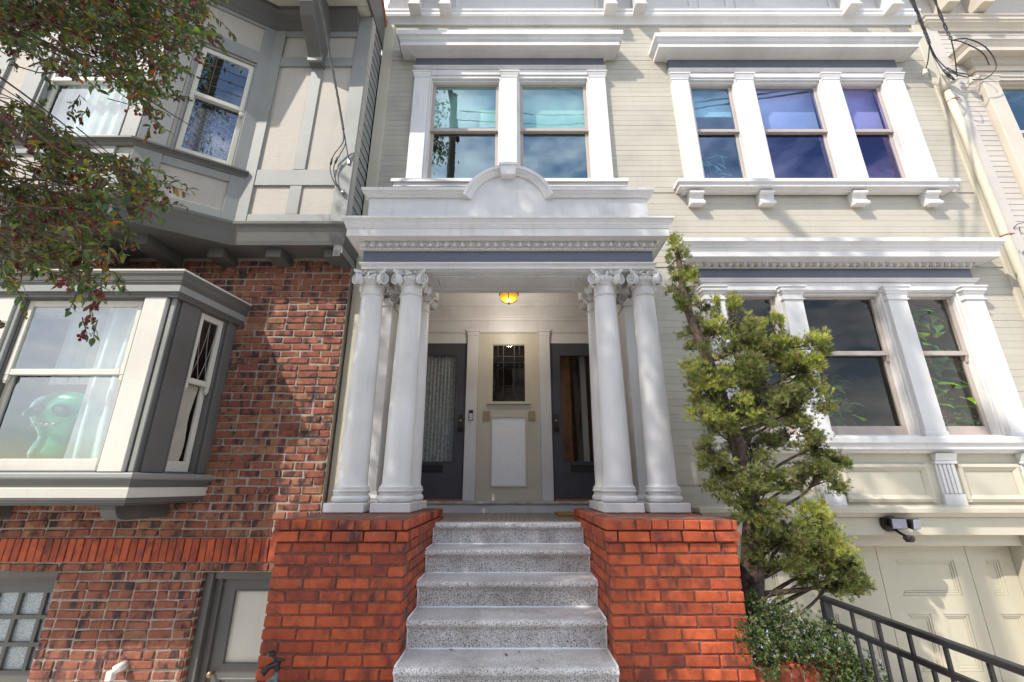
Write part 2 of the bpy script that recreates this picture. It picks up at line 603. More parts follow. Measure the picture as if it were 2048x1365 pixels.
M['room_dark'] = plain('dark_room_plaster', (0.03, 0.027, 0.03), 0.9, var=0.15, scale=2.0)
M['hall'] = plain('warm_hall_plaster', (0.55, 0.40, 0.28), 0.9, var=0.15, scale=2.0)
M['wood'] = plain('varnished_wood', (0.42, 0.15, 0.05), 0.35, var=0.35, scale=6.0)
M['shade_cloth'] = plain('pale_roller_shade', (0.62, 0.66, 0.64), 0.9, var=0.06, scale=5.0)
M['curtain'] = plain('white_sheer_curtain', (0.66, 0.66, 0.64), 0.95, var=0.06, scale=12.0)
M['card'] = plain('cream_paper_blind', (0.62, 0.57, 0.49), 0.9, var=0.1, scale=7.0, bump=0.3)
M['bark'] = plain('furrowed_bark', (0.085, 0.06, 0.045), 0.95, bump=1.0, scale=38.0, var=0.5)
M['twig'] = plain('brown_twig', (0.10, 0.06, 0.042), 0.9, var=0.3)
M['berry'] = plain('red_berry', (0.12, 0.006, 0.010), 0.3, var=0.5, scale=30.0)
M['leaf'] = leaf_mat('glossy_leaf', 0.3, 0.42, 0.6)
M['needle'] = leaf_mat('juniper_scale_leaf', 0.6, 0.3, 0.25)
M['soil'] = plain('planter_soil', (0.045, 0.032, 0.024), 1.0, bump=1.0, scale=50.0, var=0.4)
M['concrete'] = plain('pavement_concrete', (0.55, 0.53, 0.50), 0.9, bump=0.3, scale=7.0, var=0.15)
M['asphalt'] = plain('asphalt', (0.08, 0.078, 0.076), 0.92, bump=0.5, scale=80.0, var=0.2)
M['roof'] = plain('roof_felt', (0.12, 0.11, 0.10), 0.95, var=0.2)
M['rooftile'] = plain('terracotta_verge', (0.36, 0.12, 0.055), 0.8, var=0.25)
M['soffit'] = paint('cream_soffit_board', (0.50, 0.475, 0.40), 0.6, 0.05, 0.3, bump=0.2, rand=0.01)
M['green_balloon'] = plain('green_foil', (0.012, 0.30, 0.125), 0.16, 0.25, var=0.3, scale=4.0)
M['black_foil'] = plain('black_foil', (0.01, 0.01, 0.014), 0.12, var=0.1)
M['gold_foil'] = plain('tan_foil', (0.36, 0.26, 0.14), 0.3, 0.3, var=0.3)
M['plastic_white'] = plain('white_plastic', (0.68, 0.68, 0.66), 0.35, var=0.04)
M['far_wall'] = paint('far_house_paint', (0.50, 0.43, 0.36), 0.7, 0.1, 0.2, bump=0.1)
M['far_wall2'] = paint('far_house_paint_grey', (0.48, 0.46, 0.43), 0.7, 0.1, 0.2, bump=0.1)
M['pole'] = plain('creosoted_wood', (0.09, 0.06, 0.045), 0.9, bump=0.5, scale=30.0, var=0.4)
M['glass_sky'] = glass_mat('mirror_coated_glass', (0.80, 0.93, 0.91), (0.72, 0.92, 0.95), 0.22, 0.0, 0.008)
M['glass_violet'] = glass_mat('violet_reflection_glass', (0.80, 0.80, 0.95), (0.46, 0.42, 0.80), 0.14, 0.0, 0.02)  # deep sky's violet reflection put into the glass colour
M['glass'] = glass_mat('old_clear_glass', (0.92, 0.93, 0.92), (0.85, 0.78, 0.70), 0.02, 0.0, 0.02)
M['glass_bay'] = glass_mat('dusty_bay_glass', (0.85, 0.9, 0.9), (0.95, 0.98, 1.0), 0.10, 0.0, 0.02)
M['glass_blue'] = glass_mat('blue_reflection_glass', (0.74, 0.88, 0.95), (0.42, 0.60, 0.85), 0.14, 0.0, 0.01)  # blue sky reflection put into this pane's colour
M['glass_indigo'] = glass_mat('indigo_reflection_glass', (0.76, 0.82, 0.95), (0.42, 0.48, 0.85), 0.14, 0.0, 0.01)  # indigo sky reflection put into this pane's colour
M['glass_lace'] = glass_mat('side_bay_glass', (0.9, 0.93, 0.95), (0.85, 0.92, 1.0), 0.14, 0.0, 0.01)
M['glass_obscure'] = None
mo, nto, bo, oo = new_mat('pebbled_obscure_glass')
geo = nd(nto, 'ShaderNodeNewGeometry')
vn = nd(nto, 'ShaderNodeTexNoise', Scale=210.0, Detail=2.0)
nto.links.new(geo.outputs['Position'], vn.inputs['Vector'])
nto.links.new(ramp(nto, vn.outputs['Fac'], [(0.35, (0.16, 0.20, 0.22)), (0.7, (0.52, 0.58, 0.60))]), bo.inputs['Base Color'])
bo.inputs['Roughness'].default_value = 0.2
bb = nd(nto, 'ShaderNodeBump', Strength=0.6, Distance=0.003)
nto.links.new(vn.outputs['Fac'], bb.inputs['Height'])
nto.links.new(bb.outputs[0], bo.inputs['Normal'])
M['glass_obscure'] = mo
# lace curtains: printed pattern with holes
def lace(name, scale, c1, c2, hole):
    m, nt, b, out = new_mat(name)
    geo = nd(nt, 'ShaderNodeNewGeometry')
    mp = nd(nt, 'ShaderNodeMapping')
    mp.inputs['Rotation'].default_value = (0, math.radians(45), 0)
    nt.links.new(geo.outputs['Position'], mp.inputs['Vector'])
    vo = nd(nt, 'ShaderNodeTexVoronoi', Scale=scale)
    vo.feature = 'DISTANCE_TO_EDGE'
    vo.inputs['Randomness'].default_value = 0.15 if hole < 0.5 else 0.8
    nt.links.new(mp.outputs[0], vo.inputs['Vector'])
    a = ramp(nt, vo.outputs['Distance'], [(0.05, c1), (0.2, c2), (0.32, c1), (0.4, c2)])
    nt.links.new(a, b.inputs['Base Color'])
    b.inputs['Roughness'].default_value = 0.95
    return m
M['lace'] = lace('patterned_lace', 17.0, (0.44, 0.42, 0.46), (0.06, 0.05, 0.07), 0.2)
M['lace_door'] = lace('leafy_net_curtain', 13.0, (0.40, 0.42, 0.43), (0.23, 0.25, 0.27), 0.7)
mo, nto, bo, oo = new_mat('amber_lamp_glass')
bo.inputs['Base Color'].default_value = (0.8, 0.42, 0.03, 1)
bo.inputs['Roughness'].default_value = 0.25
bo.inputs['Emission Color'].default_value = (1.0, 0.5, 0.02, 1)
bo.inputs['Emission Strength'].default_value = 0.3
M['lamp_glass'] = mo


# ------------------------------------------------------------------ brick meshes
def brick_mesh(name, L, H, D, mat, bevel=0.005, jit=0.0, seed=0, sub=0):
    """one brick, front face on local y = 0, centred on x and z"""
    r = random.Random(seed)
    bm = bmesh.new()
    bmesh.ops.create_cube(bm, size=1.0)
    for v in bm.verts:
        v.co = Vector((v.co.x * L, (v.co.y + 0.5) * D, v.co.z * H))
        if jit:
            v.co += Vector((r.uniform(-jit, jit), r.uniform(-jit, jit) * 0.8, r.uniform(-jit, jit)))
    bmesh.ops.bevel(bm, geom=list(bm.edges), offset=bevel, segments=1, affect='EDGES', profile=0.5)
    if jit:
        for v in bm.verts:
            v.co += Vector((r.uniform(-jit, jit), r.uniform(-jit, jit), r.uniform(-jit, jit))) * 0.35
    bmesh.ops.recalc_face_normals(bm, faces=bm.faces)
    me = bpy.data.meshes.new(name)
    bm.to_mesh(me)
    bm.free()
    me.materials.append(mat)
    return me


# ------------------------------------------------------------------ mouldings
def profile_cornice(z0, z1, out, soffit=0.35, base=0.0):
    """classical cornice section between z0 and z1: bed mould, soffit, corona, crown"""
    h = z1 - z0
    zc = z0 + h * soffit
    return [(-0.03, z0), (base, z0), (out * 0.10, z0 + h * soffit * 0.3), (out * 0.22, zc - h * soffit * 0.3), (out * 0.30, zc - h * 0.01), (out * 0.30, zc),
            (out * 0.74, zc), (out * 0.76, zc - 0.006), (out * 0.78, zc - 0.006), (out * 0.78, zc + h * 0.27), (out * 0.82, zc + h * 0.28), (out * 0.82, zc + h * 0.33),
            (out * 0.86, zc + h * 0.37), (out * 0.88, zc + h * 0.46), (out * 0.93, zc + h * 0.53), (out * 0.99, zc + h * 0.56),
            (out, zc + h * 0.57), (out, z1), (-0.03, z1 + 0.012)]


def u_path(x0, x1, yf, yb):
    return [(x0, yb), (x0, yf), (x1, yf), (x1, yb)]


def moulding(name, prof, path, mat, parent, bevel=0.0):
    return MB().sweep(prof, path).build(name, mat, parent, bevel)


def rect_prof(o, z0, z1, back=-0.03):
    return [(back, z0), (o, z0), (o, z1), (back, z1)]


def egg_row(name, x0, x1, y, zc, pitch, parent, mat):
    """egg-and-dart run along X, the beads below it"""
    mb = MB()
    n = max(1, round((x1 - x0) / pitch))
    p = (x1 - x0) / n
    for i in range(n):
        cx = x0 + (i + 0.5) * p
        mb.ellipsoid((cx, y, zc), (p * 0.36, 0.012, 0.031), 8, 5)
        for s in (-1, 1):
            pts = [(cx + s * p * 0.30, y - 0.008, zc + 0.03), (cx + s * p * 0.40, y - 0.013, zc + 0.0), (cx + s * p * 0.24, y - 0.008, zc - 0.034)]
            mb.tube(pts, 0.0042, 5)
        mb.prism([(cx + p * 0.5 - 0.006, zc + 0.03), (cx + p * 0.5 + 0.006, zc + 0.03), (cx + p * 0.5, zc - 0.036)], y - 0.012, y + 0.02, 'y')
    nb = n * 3
    q = (x1 - x0) / nb
    for i in range(nb):
        mb.ellipsoid((x0 + (i + 0.5) * q, y + 0.006, zc - 0.049), (q * 0.42, 0.008, 0.008), 6, 4)
    o = mb.build(name, mat, parent, smooth=True)
    o['kind'] = 'stuff'
    return o


def frame_ring(mb, x0, x1, z0, z1, y0, y1, w, wb=None, wt=None):
    """four bars of a frame in the XZ plane"""
    wb = w if wb is None else wb
    wt = w if wt is None else wt
    mb.box(x0, x0 + w, y0, y1, z0, z1)
    mb.box(x1 - w, x1, y0, y1, z0, z1)
    mb.box(x0 + w, x1 - w, y0, y1, z0, z0 + wb)
    mb.box(x0 + w, x1 - w, y0, y1, z1 - wt, z1)


def sash_unit(win, x0, x1, z0, z1, zm, yg, mat, glass, wb=0.09, horns=False, stile=0.05):
    """double hung pair inside an opening: upper sash forward, lower sash behind"""
    up = MB()
    frame_ring(up, x0, x1, zm - 0.025, z1, yg - 0.035, yg, stile, 0.05, 0.05)
    if horns:
        for xa in (x0 + 0.004, x1 - 0.044):
            up.prism([(yg - 0.034, zm - 0.025), (yg - 0.001, zm - 0.025), (yg - 0.001, zm - 0.10), (yg - 0.012, zm - 0.10), (yg - 0.02, zm - 0.06)], xa, xa + 0.04, 'x')
    up.build('upper_sash', mat, win, 0.003)
    lo = MB()
    frame_ring(lo, x0 + 0.002, x1 - 0.002, z0, zm + 0.02, yg + 0.004, yg + 0.036, stile, wb, 0.04)
    lo.build('lower_sash', mat, win, 0.003)
    MB().box(x0 + stile - 0.006, x1 - stile + 0.006, yg - 0.018, yg - 0.014, zm + 0.02, z1 - 0.045).build('pane', glass, win)
    MB().box(x0 + stile - 0.004, x1 - stile + 0.004, yg + 0.018, yg + 0.022, z0 + wb - 0.005, zm - 0.016).build('pane', glass, win)


def reveal(win, x0, x1, z0, z1, ya, yb, mat, t=0.028, top=0.05):
    """white lining of an opening with a stop bead"""
    mb = MB()
    mb.box(x0, x0 + t, ya, yb, z0, z1)
    mb.box(x1 - t, x1, ya, yb, z0, z1)
    mb.box(x0 + t, x1 - t, ya, yb, z1 - top, z1)
    mb.box(x0 + t, x1 - t, ya + 0.03, yb, z1 - top - 0.03, z1 - top)
    mb.box(x0 + t, x0 + t + 0.012, ya + 0.03, yb, z0, z1 - top - 0.03)
    mb.box(x1 - t - 0.012, x1 - t, ya + 0.03, yb, z0, z1 - top - 0.03)
    return mb.build('lining', mat, win, 0.003)


def pilaster(win, x0, x1, z0, z1, yf, mat, caph=0.10, out=0.028, tall=False, yb=4.76):
    mb = MB()
    mb.box(x0, x1, yf, yb, z0, z1 - caph)
    mb.build('pilaster', mat, win, 0.004)
    c = MB()
    path = u_path(x0, x1, yf, yb)
    if tall:
        h = caph
        b = z1 - h
        pr = [(-0.03, b), (0.004, b), (0.016, b + h * 0.04), (0.016, b + h * 0.10), (0.004, b + h * 0.14), (0.004, b + h * 0.42),
              (0.014, b + h * 0.46), (0.018, b + h * 0.56), (0.034, b + h * 0.66), (0.034, b + h * 0.86), (0.046, b + h * 0.90), (0.046, z1), (-0.03, z1)]
    else:
        b = z1 - caph
        pr = [(-0.03, b), (0.006, b), (0.006, b + caph * 0.2), (out * 0.6, b + caph * 0.55), (out * 0.7, b + caph * 0.75), (out, b + caph * 0.8), (out, z1), (-0.03, z1)]
    c.sweep(pr, path)
    c.build('pilaster_capital', mat, win)


def side_bracket(win, x0, x1, z0, z1, mat, yb=4.757, out=0.12):
    mb = MB()
    h = z1 - z0
    prof = [(yb, z0 + h * 0.06), (yb - out * 0.92, z0), (yb - out * 0.95, z0 + h * 0.03), (yb - out * 0.95, z0 + h * 0.2), (yb - out * 0.8, z0 + h * 0.26),
            (yb - out * 0.62, z0 + h * 0.5), (yb - out * 0.7, z0 + h * 0.72), (yb - out * 1.05, z0 + h * 0.8), (yb - out * 1.05, z1), (yb, z1)]
    mb.prism(prof, x0, x1, 'x')
    return mb.build('bracket', mat, win, 0.002)


# ================================================================== SETTING
def sheet(name, x0, x1, y0, y1, z, mat, thick=None):
    if thick:
        o = MB().box(x0, x1, y0, y1, z - thick, z).build(name, mat)
    else:
        me = bpy.data.meshes.new(name)
        me.from_pydata([(x0, y0, z), (x1, y0, z), (x1, y1, z), (x0, y1, z)], [], [(0, 1, 2, 3)])
        o = link(name, me, None, mat)
    o['kind'] = 'structure'
    return o


sheet('ground', -120, 120, -120, 120, GZ - 0.16, M['asphalt'])
sheet('road', -120, 120, -10.5, -1.6, GZ - 0.15, M['asphalt'])
pav = sheet('pavement', -120, 120, -1.6, 9.0, GZ, M['concrete'], 0.15)
sheet('pavement', -120, 120, -13.5, -10.5, GZ, M['concrete'], 0.15)

WY = 4.75           # wall plane of the cream house
YG = 4.82           # glass plane

# ================================================================== CREAM HOUSE
house = thing('row_house', (2.1, WY, GZ), 'cream clapboard house with white pilastered windows behind the columned porch', 'house')

# openings in the wall plane: x0, x1, z0, z1
OPEN_UL = [(-1.15, -0.145, 3.70, 5.45), (0.07, 1.08, 3.70, 5.45)]
OPEN_UR = [(2.445, 3.125, 3.70, 5.42), (3.345, 4.32, 3.70, 5.42), (4.545, 5.215, 3.70, 5.42)]
OPEN_LR = [(2.445, 3.125, 0.49, 2.19), (3.345, 4.32, 0.49, 2.19), (4.545, 5.215, 0.49, 2.19)]
PORCH = (-1.50, 1.42, -0.60, 2.49)
GAR = (1.90, 5.06, GZ, -0.45)
HX0, HX1 = -1.868, 6.03

wall = MB()
for a, b, c, d in rect_minus(HX0, HX1, GZ, 7.9, OPEN_UL + OPEN_UR + OPEN_LR + [PORCH, GAR]):
    wall.box(a, b, WY + 0.009, WY + 0.16, c, d)
wall.box(HX0, HX0 + 0.1, WY + 0.16, 12.0, GZ, 7.9)
wall.box(HX1 - 0.1, HX1, WY + 0.16, 12.0, GZ, 7.9)
wall.build('wall', M['siding'], house)

# clapboards, one board per course between the trims
SID = 0.083
blocks = [(-1.372, 1.312, 3.52, 5.79), (2.225, 5.44, 3.55, 5.75), (2.225, 5.44, -0.25, 2.45), PORCH, (1.9, 6.1, -2.0, -0.25), (-1.6, 1.5, -2.0, 0)]
z = -1.02
row = 0
while z < 6.47:
    z1 = min(z + SID - 0.0014, 6.49)
    for a, b, c, d in rect_minus(-1.737, 5.905, z, z1, blocks):
        if d - c < 0.025:
            continue
        cuts = [a]
        if b - a > 4.5:
            cuts.append(a + (b - a) * rnd(0.35, 0.65))
        cuts.append(b)
        for p, q in zip(cuts, cuts[1:]):
            w = rnd(-0.0008, 0.0008)
            mb = MB().prism([(WY + w, c), (WY + w + 0.0015, d), (WY + 0.012, d), (WY + 0.012, c)], p + 0.0008, q - 0.0008, 'x')
            mb.build('siding_board', M['siding'], house)
    z += SID
    row += 1

# corner boards
MB().box(-1.87, -1.737, WY - 0.022, WY + 0.03, -1.0, 6.9).build('corner_board', M['cream'], house, 0.003)
MB().box(5.905, 6.03, WY - 0.022, WY + 0.03, -0.2, 6.9).build('corner_board', M['cream'], house, 0.003)
MB().box(-1.742, -1.722, WY - 0.012, WY + 0.02, 2.4, 6.49).build('corner_bead', M['cream'], house, 0.004)

# crown of the facade: band, panelled frieze, brackets, roof cornice
moulding('string_course', [(-0.03, 6.47), (0.02, 6.47), (0.03, 6.50), (0.05, 6.53), (0.085, 6.565), (0.085, 6.58), (0.09, 6.585), (0.09, 6.64), (0.10, 6.645), (0.105, 6.68), (-0.03, 6.70)],
         u_path(-1.80, 5.93, WY, WY + 0.02), M['white'], house)
MB().box(-1.85, 6.0, WY - 0.03, WY + 0.02, 6.705, 7.23).build('frieze_board', M['white'], house)
for bx in (-1.41, -0.97, 1.435, 1.86, 4.95, 5.55):
    mb = MB()
    mb.prism([(WY - 0.03, 6.60), (WY - 0.24, 6.60), (WY - 0.25, 6.70), (WY - 0.21, 6.76), (WY - 0.26, 6.95), (WY - 0.36, 7.10), (WY - 0.36, 7.23), (WY - 0.03, 7.23)], bx - 0.075, bx + 0.075, 'x')
    mb.box(bx - 0.085, bx + 0.085, WY - 0.255, WY - 0.03, 6.565, 6.598)
    mb.build('bracket', M['white'], house, 0.004)
for pa, pb in ((-0.85, 1.30), (2.02, 2.7), (2.8, 3.25), (3.35, 4.8)):
    mb = MB()
    frame_ring(mb, pa, pb, 6.76, 7.18, WY - 0.048, WY - 0.031, 0.05)
    mb.build('frieze_panel', M['white'], house, 0.004)
moulding('roof_cornice', profile_cornice(7.23, 7.75, 0.52, 0.22), u_path(-1.85, 6.0, WY - 0.03, WY + 0.05), M['white'], house)
MB().box(HX0, HX1, WY - 0.4, 12.0, 7.76, 7.82).build('roof', M['roof'], house)


def window_group(x_pil, z_cap_top, z_pil_bot, opens, zm, label_, tall, glass, sashmat, cornice_z, frieze_z, mold_z, fascia_z, sill_z, corn_out, horns, egg):
    """a full window composition; the part mesh is the architrave board, everything else hangs from it"""
    xa, xb = x_pil[0][0], x_pil[-1][1]
    mb = MB()
    mb.box(xa + 0.01, xb - 0.01, WY - 0.06, WY + 0.008, fascia_z[0], fascia_z[1])
    win = mb.build('window', M['white'], house, 0.003)
    win['label'] = label_
    for p in x_pil:
        pilaster(win, p[0], p[1], z_pil_bot, z_cap_top, WY - 0.075 if not tall else WY - 0.09, M['white'], 0.10 if not tall else 0.17, 0.03, tall)
    # head boards between the pilasters, the openings' linings
    for o in opens:
        reveal(win, o[0], o[1], o[2], o[3], WY - 0.045, YG + 0.05, M['white'])
        sash_unit(win, o[0] + 0.03, o[1] - 0.03, o[2] + 0.015, o[3] - 0.055, zm, YG, sashmat, glass[opens.index(o)] if isinstance(glass, list) else glass, 0.10 if tall else 0.075, horns)
    moulding('architrave_moulding', [(-0.03, mold_z[0]), (0.0, mold_z[0]), (0.012, mold_z[0] + 0.01), (0.022, mold_z[0] + 0.028), (0.028, mold_z[1] - 0.016), (0.028, mold_z[1]), (-0.03, mold_z[1] + 0.004)],
             u_path(xa - 0.002, xb + 0.002, WY - 0.065, WY + 0.0), M['white'], win)
    MB().box(xa - 0.005, xb + 0.005, WY - 0.052, WY + 0.008, mold_z[1] + 0.004, cornice_z[0] + 0.02).build('frieze', M['slate'], win, 0.002)
    pr = profile_cornice(cornice_z[0], cornice_z[1], corn_out, 0.10)
    if egg:
        h = cornice_z[1] - cornice_z[0]
        zc = cornice_z[0] + h * 0.24
        o = corn_out
        pr = [(-0.03, cornice_z[0]), (0.012, cornice_z[0]), (0.02, cornice_z[0] + h * 0.05), (0.05, zc - 0.012), (0.075, zc - 0.006), (0.075, zc), (o * 0.72, zc), (o * 0.74, zc - 0.006),
              (o * 0.76, zc - 0.006), (o * 0.76, zc + h * 0.24), (o * 0.79, zc + h * 0.25), (o * 0.79, zc + h * 0.29), (o * 0.82, zc + h * 0.32), (o * 0.82, zc + h * 0.36), (o * 0.85, zc + h * 0.39),
              (o * 0.87, zc + h * 0.47), (o * 0.93, zc + h * 0.55), (o * 0.99, zc + h * 0.58), (o, zc + h * 0.59), (o, cornice_z[1]), (-0.03, cornice_z[1] + 0.012)]
    moulding('cornice', pr, u_path(xa - 0.005, xb + 0.005, WY - 0.05, WY + 0.005), M['white'], win)
    if egg:
        egg_row('egg_and_dart_moulding', xa - 0.03, xb + 0.03, WY - 0.05 - 0.045, cornice_z[0] + 0.04, 0.085, win, M['white'])
    s0, s1 = sill_z
    h = s1 - s0
    moulding('sill', [(-0.03, s0), (0.03, s0), (0.045, s0 + h * 0.16), (0.075, s0 + h * 0.20), (0.10, s0 + h * 0.22), (0.10, s0 + h * 0.55), (0.115, s0 + h * 0.6), (0.125, s0 + h * 0.62), (0.125, s1 - 0.012), (0.115, s1), (-0.03, s1 + 0.02)],
             u_path(xa - 0.03, xb + 0.03, WY - 0.045, WY + 0.005), M['white'], win)
    for o in opens:
        MB().box(o[0] - 0.005, o[1] + 0.005, WY - 0.05, YG + 0.05, o[2] - 0.05, o[2] + 0.008).build('inner_sill', M['white'], win)
    for p in x_pil:
        MB().box(p[0] - 0.012, p[1] + 0.012, WY - 0.095, WY + 0.003, s1 + 0.006, z_pil_bot + 0.03).build('pilaster_base', M['white'], win, 0.003)
    return win


PUL = [(-1.355, -1.15), (-0.145, 0.07), (1.08, 1.295)]
PUR = [(2.22, 2.445), (3.125, 3.345), (4.32, 4.545), (5.215, 5.43)]
w1 = window_group(PUL, 5.49, 3.66, OPEN_UL, 4.585, 'paired sash window over the porch with a grey-blue frieze', False, M['glass_sky'], M['sash'],
                  (5.765, 6.0), None, (5.55, 5.59), (5.45, 5.545), (3.50, 3.64), 0.24, False, False)
w2 = window_group(PUR, 5.45, 3.66, OPEN_UR, 4.57, 'upper three-light window with bracketed sill and violet sky reflections in its glass', False, [M['glass_blue'], M['glass_indigo'], M['glass_violet']], M['sash'],
                  (5.735, 5.95), None, (5.49, 5.54), (5.40, 5.485), (3.50, 3.64), 0.24, False, False)
w3 = window_group(PUR, 2.19, 0.50, OPEN_LR, 1.42, 'lower three-light window with egg-and-dart cornice', True, M['glass'], M['sash'],
                  (2.44, 2.71), None, (2.255, 2.30), (2.155, 2.25), (0.31, 0.47), 0.25, True, True)
for a, b in ((2.20, 2.40), (3.08, 3.28), (4.24, 4.44), (5.15, 5.35)):
    side_bracket(w2, a + 0.02, b, 3.315, 3.497, M['white'])

for win_, xa_, xb_, zt_ in ((w1, -1.58, 1.52, 6.005), (w2, 2.0, 5.65, 5.955)):
    sp_ = MB()
    xx = xa_ + 0.02
    while xx < xb_:
        for k_ in (-1, 1):
            sp_.tube([(xx, WY - 0.24, zt_), (xx + k_ * rnd(0.01, 0.03), WY - 0.26 + rnd(-0.02, 0.02), zt_ + rnd(0.08, 0.12))], 0.0011, 4)
        xx += rnd(0.07, 0.10)
    sp_.build('bird_spikes', M['steel'], win_)['kind'] = 'stuff'
# panelled apron under the lower window
MB().box(2.2, 5.46, WY - 0.04, WY + 0.008, -0.24, 0.312).build('apron_board', M['cream'], house, 0.002)
for pa, pb in ((2.40, 3.10), (3.37, 4.26), (4.57, 5.20)):
    mb = MB()
    P2 = [(0.0, -0.041), (-0.0, -0.06), (0.035, -0.07), (0.05, -0.055), (0.075, -0.045), (0.075, -0.041)]
    za, zb = -0.165, 0.205
    for (x0, x1, z0, z1) in ((pa, pa + 0.07, za, zb), (pb - 0.07, pb, za, zb)):
        s = 1 if x0 == pa else -1
        e = x0 if s > 0 else x1
        mb.prism([(e, WY - 0.042), (e, WY - 0.062), (e + s * 0.03, WY - 0.074), (e + s * 0.05, WY - 0.058), (e + s * 0.07, WY - 0.046), (e + s * 0.07, WY - 0.042)], z0, z1, 'z')
    for (z0, s) in ((za, 1), (zb, -1)):
        mb.prism([(WY - 0.042, z0), (WY - 0.062, z0), (WY - 0.074, z0 + s * 0.03), (WY - 0.058, z0 + s * 0.05), (WY - 0.046, z0 + s * 0.07), (WY - 0.042, z0 + s * 0.07)], pa + 0.002, pb - 0.002, 'x')
    mb.build('apron_panel', M['cream'], house)
for a, b in ((2.225, 2.43), (3.13, 3.345), (4.335, 4.555), (5.215, 5.425)):
    mb = MB()
    mb.box(a, b, WY - 0.075, WY - 0.038, -0.21, -0.09)
    mb.box(a + 0.008, b - 0.008, WY - 0.060, WY - 0.038, -0.09, 0.235)
    w = (b - a - 0.05) / 4
    for k in range(4):
        mb.box(a + 0.025 + k * w + 0.006, a + 0.025 + (k + 1) * w - 0.006, WY - 0.076, WY - 0.06, -0.085, 0.20)
    mb.box(a - 0.004, b + 0.004, WY - 0.085, WY - 0.038, 0.205, 0.235)
    mb.prism([(WY - 0.04, 0.237), (WY - 0.085, 0.237), (WY - 0.10, 0.27), (WY - 0.12, 0.307), (WY - 0.04, 0.307)], a, b, 'x')
    mb.build('fluted_bracket', M['white'], house, 0.003)
moulding('belt_course', [(-0.03, -0.30), (0.13, -0.30), (0.15, -0.285), (0.17, -0.265), (0.19, -0.255), (0.19, -0.215), (0.18, -0.205), (-0.03, -0.185)],
         u_path(2.0, 5.9, WY - 0.02, WY + 0.005), M['cream'], house)
MB().box(1.90, 5.9, WY - 0.125, WY + 0.03, -0.463, -0.302).build('garage_beam', M['cream'], house, 0.004)
MB().box(1.95, 5.02, WY - 0.02, WY + 0.12, -0.57, -0.465).build('garage_head', M['cream'], house, 0.003)
MB().box(5.02, 5.9, WY - 0.10, WY + 0.20, GZ, -0.465).build('garage_jamb', M['cream'], house, 0.004)
MB().box(1.80, 1.95, WY - 0.10, WY + 0.20, GZ, -0.465).build('garage_jamb', M['cream'], house, 0.004)

# garage door: three hinged leaves, each with stiles, rails and raised panels
GY = 4.87
gd = MB().box(1.95, 5.05, GY + 0.03, GY + 0.07, GZ, -0.50).build('garage_door', M['garage'], house)
for a, b in ((1.97, 2.768), (2.774, 3.662), (3.668, 4.56), (4.566, 5.012)):
    holes = [(a + 0.16, b - 0.14, -1.03, -0.715)]
    if b - a > 0.6:
        mid = (a + b) / 2
        holes += [(a + 0.16, mid - 0.06, GZ + 0.1, -1.19), (mid + 0.06, b - 0.14, GZ + 0.1, -1.19)]
    else:
        holes += [(a + 0.16, b - 0.06, GZ + 0.1, -1.19)]
    mb = MB()
    for (c, d, e, f) in rect_minus(a, b, GZ, -0.572, holes):
        mb.box(c, d, GY, GY + 0.03, e, f)
    mb.build('leaf_frame', M['garage'], gd, 0.0)
    for (c, d, e, f) in holes:
        m2 = MB()
        frame_ring(m2, c, d, e, f, GY + 0.006, GY + 0.03, 0.022)
        frame_ring(m2, c + 0.022, d - 0.022, e + 0.022, f - 0.022, GY + 0.014, GY + 0.03, 0.018)
        m2.box(c + 0.04, d - 0.04, GY + 0.020, GY + 0.03, e + 0.04, f - 0.04)
        m2.build('door_panel', M['garage'], gd, 0.003)

# rooms behind the windows
def room(parent, x0, x1, y0, y1, z0, z1, mat):
    mb = MB()
    mb.add([(x0, y0, z0), (x1, y0, z0), (x1, y1, z0), (x0, y1, z0), (x0, y0, z1), (x1, y0, z1), (x1, y1, z1), (x0, y1, z1)],
           [(0, 1, 2, 3), (4, 7, 6, 5), (1, 5, 6, 2), (2, 6, 7, 3), (3, 7, 4, 0)])
    return mb.build('room_interior', mat, parent, recalc=False)


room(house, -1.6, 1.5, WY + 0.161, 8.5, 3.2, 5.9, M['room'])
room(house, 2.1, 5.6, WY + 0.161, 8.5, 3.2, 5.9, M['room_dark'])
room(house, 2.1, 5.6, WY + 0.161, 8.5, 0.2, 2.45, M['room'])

# porch recess: side walls, ceiling, floor
PX0, PX1 = -1.50, 1.42
DY = 5.90
mb = MB()
mb.box(PX0 - 0.08, PX0, WY + 0.16, DY + 0.1, -0.6, 2.62)
mb.box(PX1, PX1 + 0.08, WY + 0.16, DY + 0.1, -0.6, 2.62)
mb.build('vestibule_wall', M['white'], house)
MB().box(PX0 - 0.1, PX1 + 0.1, WY + 0.0, DY + 0.1, 2.625, 2.70).build('vestibule_ceiling', M['olive'], house)
for zz, dd, hh in ((2.50, 0.10, 0.12), (2.24, 0.035, 0.05), (2.20, 0.022, 0.035)):
    pass
moulding('vestibule_cornice', [(-0.0, 2.44), (0.03, 2.44), (0.04, 2.47), (0.045, 2.50), (0.08, 2.54), (0.11, 2.58), (0.12, 2.622), (0.0, 2.622)],
         [(PX0 + 0.002, DY - 0.03), (PX1 - 0.002, DY - 0.03)], M['white'], house)
MB().box(PX0, PX1, DY - 0.035, DY + 0.06, 2.08, 2.62).build('door_head_board', M['white'], house, 0.002)
moulding('head_moulding', [(0, 2.215), (0.02, 2.215), (0.03, 2.23), (0.03, 2.25), (0.045, 2.26), (0.045, 2.275), (0, 2.285)], [(PX0 + 0.002, DY - 0.036), (PX1 - 0.002, DY - 0.036)], M['white'], house)
moulding('head_moulding', [(0, 2.035), (0.012, 2.035), (0.022, 2.05), (0.022, 2.075), (0, 2.08)], [(PX0 + 0.002, DY - 0.036), (PX1 - 0.002, DY - 0.036)], M['white'], house)
